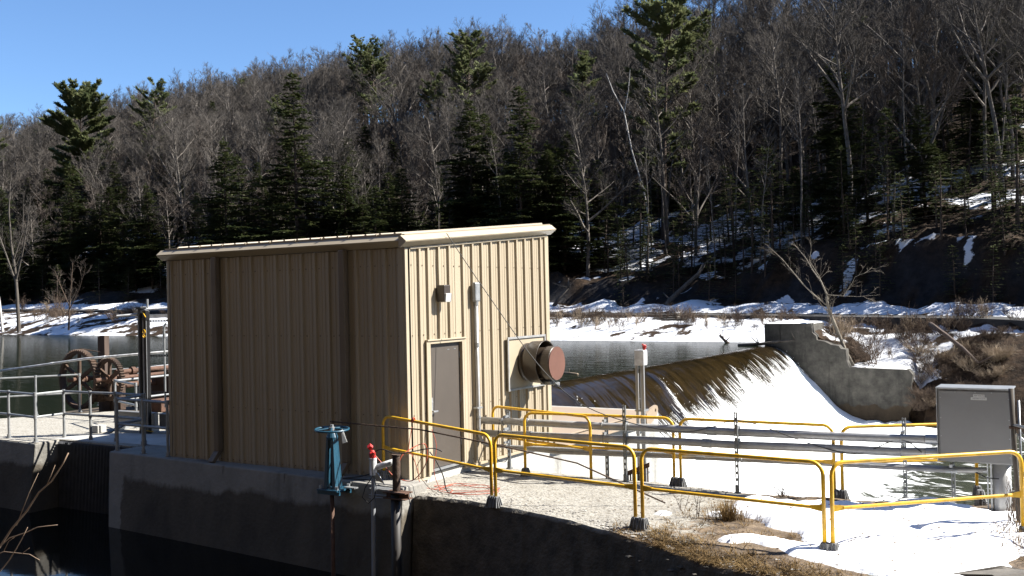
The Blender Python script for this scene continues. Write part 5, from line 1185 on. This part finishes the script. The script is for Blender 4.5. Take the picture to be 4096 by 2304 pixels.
# --- trees one can single out (positions in metres)
SPEC=[('wb',-186,124,1.06,'big bushy white pine towering at the far left of the skyline'),
('w9',-40.3,108,1.0,'tall white pine with wide tiered boughs above the dam, cut by the top edge'),
('w0',-119,147,1.0,'white pine with upswept boughs alone on the skyline left of the hut roof peak'),
('w1',-93,140,1.05,'large white pine on the skyline above the right end of the hut roof'),
('w2',-236,132,1.2,'small pointed white pine at the far left skyline beside the big bushy one'),
('w0',-176,134,1.12,'pale white pine on the skyline right of the big bushy one'),
('h0',-168,146,1.0,'small dark conifer spike on the left skyline'),
('w2',-128,152,.95,'flat-topped white pine on the skyline above the dark conical evergreen'),
('h2',-89,91,1.25,'tall dark conical evergreen standing above the middle of the hut roof'),
('h1',-100,88,1.05,'broad dark evergreen over the left end of the hut roof'),
('h0',-106,92,1.0,'dark evergreen beside the broad one over the left end of the hut roof'),
('h1',-63,97,1.0,'dark evergreen half hidden by bare trees above the right half of the hut roof'),
('h2',-51.5,90,.95,'dark evergreen rising just behind the upper corner of the hut roof'),
('b2',-7.2,106,1.15,'thick dark straight trunk of a bare tree above the right bank'),
('b4',-14.5,98,1.1,'dark forked bare tree left of the thick trunk above the right bank'),
('b0',-43.5,92,1.0,'bare forked tree with a crooked pale limb by the rock cut right of the hut'),
('w1',-258,124,1.2,'white pine cut by the left edge at the skyline'),
]
occ=[]
for key,x,y,s,l in SPEC: plant(key,x,y,s,label=l); occ.append((x,y,4 if key[0] in 'bh' else 3))
# white birch with a long lean, and a grey snag
def trunk_tree(name,label,cat,paths,m,twm,seed,nt=4,tl=1.0,loc=None):
    g=random.Random(seed); t=thing(name,label,cat,loc or paths[0][0][0]); T=MB(); C=MB()
    for pts,ra,rb in paths:
        n=len(pts); T.tube(pts,[lerp(ra,rb,i/(n-1)) for i in range(n)],8,False)
        for i in range(nt*(n-1)):
            tt=g.uniform(.3 if ra>.12 else .15,1); p,d=along(pts,tt); q,_=limb(C,p,add(side(d,g,g.uniform(.5,1.0)),(0,0,.2)),tl*g.uniform(.5,1.3),max(rb*.5,.012),.008,4,3,g,.04,.15)
            for k in range(3):
                p2,d2=along(q,g.uniform(.3,1)); q2,_=limb(C,p2,side(d2,g,.6),tl*.45*g.uniform(.5,1.2),.009,.005,3,2,g,.03,.15)
                for k2 in range(2): p3,d3=along(q2,g.uniform(.3,1)); limb(C,p3,side(d3,g,.6),tl*.22,.006,.004,3,1,g)
    part('trunk',T,m,t,smooth=True); part('crown',C,twm,t); return t
trunk_tree('white_birch','leaning white-barked birch among the bare trees above the dam','tree',[([(-38.55,100,9.5),(-39.51,100,15.7),(-41,100,20.8),(-41.96,100,25.9),(-43.4,100,28.6),(-44.3,100,31)],.12,.04),([(-41.96,100,25.5),(-41.3,100,28.5),(-41,100,31)],.07,.03)],M['birch'],M['twig'],5,4,1.6)
trunk_tree('white_birch','upright white birch with a thin trunk above the right bank','tree',[([(-16,108,11),(-16.3,108,18),(-17,108,24),(-17.8,108,29)],.15,.04)],M['birch'],M['twig'],6,5,1.6)
trunk_tree('dead_snag','dead grey snag standing on the slope above the abutment','tree',[([(-8.13,88,5),(-8.2,88,9),(-8.1,88,11.6),(-7.9,88,14.3)],.17,.07)],M['wood'],M['twig'],7,1,.5)
trunk_tree('leaning_tree','bare pale tree leaning left over the abutment wall','tree',[
 ([(-6.0,59.5,-2.9),(-6.14,59.5,-2.38),(-6.57,59.4,-1.4),(-7.12,59.3,.15),(-7.51,59.3,1.19),(-7.71,59.3,1.88),(-7.73,59.3,2.58)],.15,.085),
 ([(-7.71,59.3,1.8),(-8.59,59.1,2.59),(-9.35,59,3.4),(-10.02,58.9,4.3),(-10.71,58.8,5.2),(-11.23,58.7,5.76),(-11.9,58.6,6.4)],.06,.014),
 ([(-7.73,59.3,2.58),(-8.14,59.4,3.54),(-8.72,59.5,4.34),(-9.21,59.6,5.23),(-9.72,59.7,5.87),(-10.3,59.8,6.6)],.06,.014),
 ([(-8.14,59.4,3.5),(-8.3,59.6,3.9),(-9.04,59.8,5.05),(-8.94,60,5.92),(-9.01,60.1,6.7)],.032,.010),
 ([(-7.69,59.3,2.57),(-6.56,59.2,2.47),(-5.96,59.2,3.31),(-5.7,59.1,3.81),(-4.79,59.1,4.13)],.036,.010),
 ([(-6.56,59.2,2.47),(-5.57,59.1,2.4),(-4.02,59,2.5)],.02,.008)],mat('pale_bark',(.24,.21,.17),(.38,.34,.28),rough=.95,scale=3,spec=.1),mat('thin_twig',(.16,.135,.11),(.25,.22,.18),rough=.9,spec=.1),9,2,1.2)
trunk_tree('shore_tree','bare many-limbed tree rising from the far left shore','tree',[([(-126,72,-.5),(-126.3,72,4.5),(-126.6,72,8),(-127.5,72,12),(-128,72,17),(-127.6,72,21)],.28,.06),([(-126.5,72,7),(-124.8,72,11),(-123.5,72,15),(-122.6,72,19)],.15,.04),([(-126.5,72,6.5),(-129,72,11),(-131,72,14.5),(-132,72,18)],.14,.04),([(-127,72,10),(-125.5,72.5,14),(-125,72.5,20)],.1,.03),([(-126.5,72,9),(-122.5,72,12),(-120.6,72,14)],.08,.03)],M['wood'],M['twig'],12,8,2.2)
trunk_tree('shore_tree','small reddish bare tree on the snowy far shore left of the hut','tree',[([(-113.6,71.5,-.3),(-113.3,71.5,3),(-113.0,71.5,5),(-112.4,71.5,9)],.14,.03),([(-113.3,71.5,3),(-115,71.5,5.5),(-116.5,71.5,8)],.07,.02),([(-113.3,71.5,2.6),(-111,71.5,5.5),(-109.7,71.5,8.2)],.07,.02),([(-113.5,71.5,1.5),(-116.5,71.5,3.6),(-118,71.5,4.2)],.05,.02)],M['brush'],M['twigred'],14,8,1.6)
trunk_tree('birch_stub','thin pale broken trunk at the left edge of the far shore','tree',[([(-127.6,70.5,-.5),(-128.3,70.5,4),(-129.2,70.5,8.5)],.2,.1)],M['birch'],M['twig'],15,1,.6)
# --- the rest of the wood
def free(x,y,r):
    for a,b,q in occ:
        if (a-x)**2+(b-y)**2<max(r,q*.6)**2: return False
    return True
def seen(x,y,m=.06):
    u=proj((x,y,terrain(x,y)+8))[0]; return -m<u<1+m
def scatter(n,keys,b0,b1,rmin,smin,smax,bias=1.0,ok=None):
    c=0; tries=0
    while c<n and tries<n*60:
        tries+=1
        b=b0+(b1-b0)*rng.random()**bias; x=rng.uniform(-300,26); y=road_y(x)+7+b
        if not seen(x,y): continue
        d=math.hypot(x-CAM[0],y-CAM[1])
        if ok and not ok(x,b): continue
        if not free(x,y,rmin*(.8 if d<130 else 1)): continue
        k=rng.choice(keys); sc_=rng.uniform(smin,smax); plant(k,x,y,sc_,tilt=(rng.uniform(-.05,.05),rng.uniform(-.05,.05)),sz=sc_*(rng.uniform(.72,1.05) if k[0] in 'hy' else rng.uniform(.95,1.15))); occ.append((x,y,rmin)); c+=1
    return c
RP=lambda x,b: proj((x,road_y(x)+7+b,8))[0]
n1=scatter(16,['w0','w1','w2'],40,80,6,.55,.8)
n2=scatter(112,['h0','h1','h2'],9,44,2.8,.45,.95,1.5,ok=lambda x,b: RP(x,b)<.56 and rng.random()<.9 or (rng.random()<.4 and b>14))
n3=scatter(92,['y0','y1','y2'],10,46,1.9,.7,1.4,1.2,ok=lambda x,b: RP(x,b)>.38)
n8=scatter(64,['y0','y1','y2','y1'],4,17,2.0,.5,.95,1,ok=lambda x,b: RP(x,b)>.6)
n4=scatter(32,['y0','y1','y2','h0','h1'],3.5,15,2.2,.7,1.1,1,ok=lambda x,b: RP(x,b)<.5)
n5=scatter(250,['b0','b1','b2','b3','b4','r0','r1','r2','s0','s1'],9,58,2.9,.75,1.1,.9)
n6=scatter(52,['s0','s1'],9,50,1.5,.8,1.2,1.3,ok=lambda x,b: RP(x,b)>.3)
n7=scatter(46,['p0','p1'],9,40,1.5,.7,1.2,1)
# the bare wood farther up the slope, past counting: one object
lib=bpy.data.collections.new('wood_kinds')
for k in ('b0','b1','b2','b3','b4','r0','r1','r2'):
    for ch in PROTO[k][0].children:
        pass
    me=bpy.data.meshes.new('wood_tree'); bmv=[];
    import bmesh
    bm=bmesh.new(); off=0
    for ch in PROTO[k][0].children:
        n0=len(bm.faces); bm.from_mesh(ch.data); bm.faces.ensure_lookup_table()
        for f in bm.faces[n0:]: f.material_index=off
        me.materials.append(ch.data.materials[0]); off+=1
    bm.to_mesh(me); bm.free(); o=bpy.data.objects.new('wood_tree_'+k,me); lib.objects.link(o)
pv=[];pr_=[];ps=[];pi=[]; tries=0
while len(pv)<1150 and tries<60000:
    tries+=1; b=rng.uniform(32,112); x=rng.uniform(-330,36); y=road_y(x)+7+b
    if not seen(x,y,.08) or not free(x,y,2.1): continue
    occ.append((x,y,2.1)); pv.append((x,y,terrain(x,y))); pr_.append((rng.uniform(-.05,.05),rng.uniform(-.05,.05),rng.uniform(0,6.28))); ps.append(rng.uniform(.74,1.04)); pi.append(rng.randrange(8))
me=bpy.data.meshes.new('distant_bare_woods'); me.from_pydata(pv,[],[])
me.attributes.new('rot','FLOAT_VECTOR','POINT').data.foreach_set('vector',[c for r in pr_ for c in r])
me.attributes.new('scl','FLOAT','POINT').data.foreach_set('value',ps)
me.attributes.new('idx','INT','POINT').data.foreach_set('value',pi)
wo_=bpy.data.objects.new('distant_bare_woods',me); COL.objects.link(wo_); tag(wo_,kind='stuff')
ng=bpy.data.node_groups.new('woods','GeometryNodeTree'); ng.interface.new_socket('Geometry',in_out='INPUT',socket_type='NodeSocketGeometry'); ng.interface.new_socket('Geometry',in_out='OUTPUT',socket_type='NodeSocketGeometry')
N=ng.nodes; gi=N.new('NodeGroupInput'); go=N.new('NodeGroupOutput'); ip=N.new('GeometryNodeInstanceOnPoints'); ci=N.new('GeometryNodeCollectionInfo'); ci.inputs[0].default_value=lib; ci.inputs[1].default_value=True; ci.inputs[2].default_value=True
def na(nm,ty):
    q=N.new('GeometryNodeInputNamedAttribute'); q.data_type=ty; q.inputs[0].default_value=nm; return [s_ for s_ in q.outputs if s_.enabled][0]
L_=ng.links; L_.new(gi.outputs[0],ip.inputs['Points']); L_.new(ci.outputs[0],ip.inputs['Instance']); ip.inputs['Pick Instance'].default_value=True
L_.new(na('idx','INT'),ip.inputs['Instance Index']); L_.new(na('rot','FLOAT_VECTOR'),ip.inputs['Rotation']); L_.new(na('scl','FLOAT'),ip.inputs['Scale']); L_.new(ip.outputs[0],go.inputs[0])
md=wo_.modifiers.new('woods','NODES'); md.node_group=ng
print('trees',n1,n2,n3,n4,n5,n6,n7,len(pv))
# --- shrubs on the banks: many stemmed bare bushes
def bush(seed,h,n,sp,tw=.010):
    g=random.Random(seed); mb=MB()
    for i in range(n):
        a=g.uniform(0,6.28); p=(g.uniform(-.25,.25)*h,g.uniform(-.25,.25)*h,-.1); q,_=limb(mb,p,(math.cos(a)*sp,math.sin(a)*sp,1),h*g.uniform(.5,1.1),tw*1.3,tw*.6,3,4,g,-.01,.14)
        for k in range(5):
            p2,d=along(q,g.uniform(.3,1)); q2,_=limb(mb,p2,add(side(d,g,.6),(0,0,.2)),h*.35*g.uniform(.5,1.2),tw*.8,tw*.5,3,2,g)
            for k2 in range(2): p3,d3=along(q2,g.uniform(.3,1)); limb(mb,p3,side(d3,g,.6),h*.15,tw*.6,tw*.4,3,1,g)
    return mb
BU=[mesh('bare_bush',bush(400+i,1.3,(18,26,14)[i],(.45,.8,.3)[i]),M[('brush','brush','brushp')[i]]) for i in range(3)]
BT=[mesh('bare_bush',bush(410+i,1.6,40,1.2,.012),M[('brush','brushp')[i]]) for i in range(2)]
def bushes(spots,kinds,lab,grp,s0,s1):
    for (x,y) in spots:
        o=bpy.data.objects.new('bare_bush',rng.choice(kinds)); COL.objects.link(o); s=rng.uniform(s0,s1); o.location=(x,y,terrain(x,y)); o.rotation_euler=(0,0,rng.uniform(0,6.28)); o.scale=(s,s,s*rng.uniform(.8,1.2)); tag(o,lab,'bush',grp)
g=random.Random(21)
def bankspots(n,x0,x1,f0,f1):
    out=[]
    for i in range(n):
        x=g.uniform(x0,x1); W=road_y(x)-shore(x); out.append((x,shore(x)+W*g.uniform(f0,f1)))
    return out
bushes(bankspots(105,-50,-13,.3,1.0),BU,'small bare bush on the snowy bank below the road, right of the hut','bare bushes on the snowy bank right of the hut',.5,1.1)
bushes(bankspots(26,-150,-90,.3,1.0),BU,'bare bush on the snowy far shore left of the hut','bare bushes on the far shore left of the hut',.8,1.9)
bushes([(g.uniform(-8.2,-2.0),g.uniform(59.6,66)) for i in range(30)],BU,'upright bare bush growing behind the abutment wall','bare bushes behind the abutment wall',.6,1.4)
bushes([(g.uniform(-2.2,3.5),g.uniform(56.9,64)) for i in range(44)],BT,'tangled brown bush on the steep right bank beyond the wing wall','tangled bushes on the right bank',.4,.8)
bushes([(g.uniform(-6,4),g.uniform(64,68)) for i in range(16)],BU,'bare bush along the road edge on the right','bare bushes along the road edge on the right',.6,1.2)
logg('fallen log lying down the snowy right bank among the brush',[(-1.5,63.5,.3),(-.3,62,-.4),(1.0,60.5,-1.3),(2.0,59.5,-2.2)],.17,'post')
# foreground twigs near the camera
tw=thing('foreground_shrub','bare tan twigs reaching in at the bottom left corner','shrub',(1.85,-8,-.6))
mb=MB()
for pts,r in (([(1.86,-8,-.4),(1.88,-8,.85),(2.17,-8,1.13),(2.34,-7.98,1.28),(2.49,-7.97,1.44),(2.62,-7.95,1.53),(2.76,-7.94,1.68),(2.80,-7.92,1.76)],.010),([(1.84,-8.02,-.4),(1.86,-8,.88),(2.1,-7.98,1.04),(2.33,-7.98,1.11),(2.45,-7.96,1.16),(2.69,-7.95,1.20)],.006),([(1.86,-8,.3),(1.89,-8,.87),(2.05,-8,.93),(2.22,-8,.94),(2.4,-8,.95),(2.53,-8,.92)],.005),([(1.86,-8.02,.3),(1.94,-8,.72),(2.1,-7.99,.86),(2.22,-8,.97),(2.3,-8,1.06),(2.38,-8,1.16)],.006),([(2.2,-7.98,1.15),(2.33,-7.95,1.42),(2.44,-7.94,1.58)],.004),([(2.58,-7.96,1.5),(2.66,-7.94,1.66)],.004),([(2.7,-8.1,.3),(3.0,-8.1,.72),(3.2,-8.1,.84)],.004),([(2.05,-8,.93),(2.12,-8,1.02),(2.2,-8,1.06)],.003),([(2.3,-8,.945),(2.4,-8,1.0)],.003)):
    n=len(pts); mb.tube(pts,[r*(1-.55*i/(n-1)) for i in range(n)],7)
part('branch',mb,mat('tan_twig',(.30,.20,.13),(.42,.31,.22),rough=.8,scale=12),tw,smooth=True)

for k,(r_,used_) in PROTO.items():                # kinds that found no place
    if not used_:
        for ch in list(r_.children): bpy.data.objects.remove(ch)
        bpy.data.objects.remove(r_)
# reflectances are set for the exposure above: all but snow, foam and white water
for m in bpy.data.materials:
    if not m.use_nodes: continue
    K=.86 if m.name in ('grey_bark','twig_bark','reddish_twig','pine_bark','white_bark') else 1.0 if m.name in ('pine_needles','hemlock_needles') else .8 if 'brush' in m.name else .63
    for n in m.node_tree.nodes:
        if n.name=='keep': continue
        cs=[]
        if n.type=='BSDF_PRINCIPLED': cs=[n.inputs['Base Color']]
        elif n.type=='BSDF_TRANSLUCENT': cs=[n.inputs[0]]
        elif n.type=='MIX': cs=[n.inputs[6],n.inputs[7]]
        for s_ in cs:
            c=s_.default_value
            if max(c[:3])<.66: s_.default_value=(c[0]*K,c[1]*K,c[2]*K,1)
        if n.type=='VALTORGB':
            for e in n.color_ramp.elements:
                c=e.color
                if 0<max(c[:3])<.66: e.color=(c[0]*K,c[1]*K,c[2]*K,1)
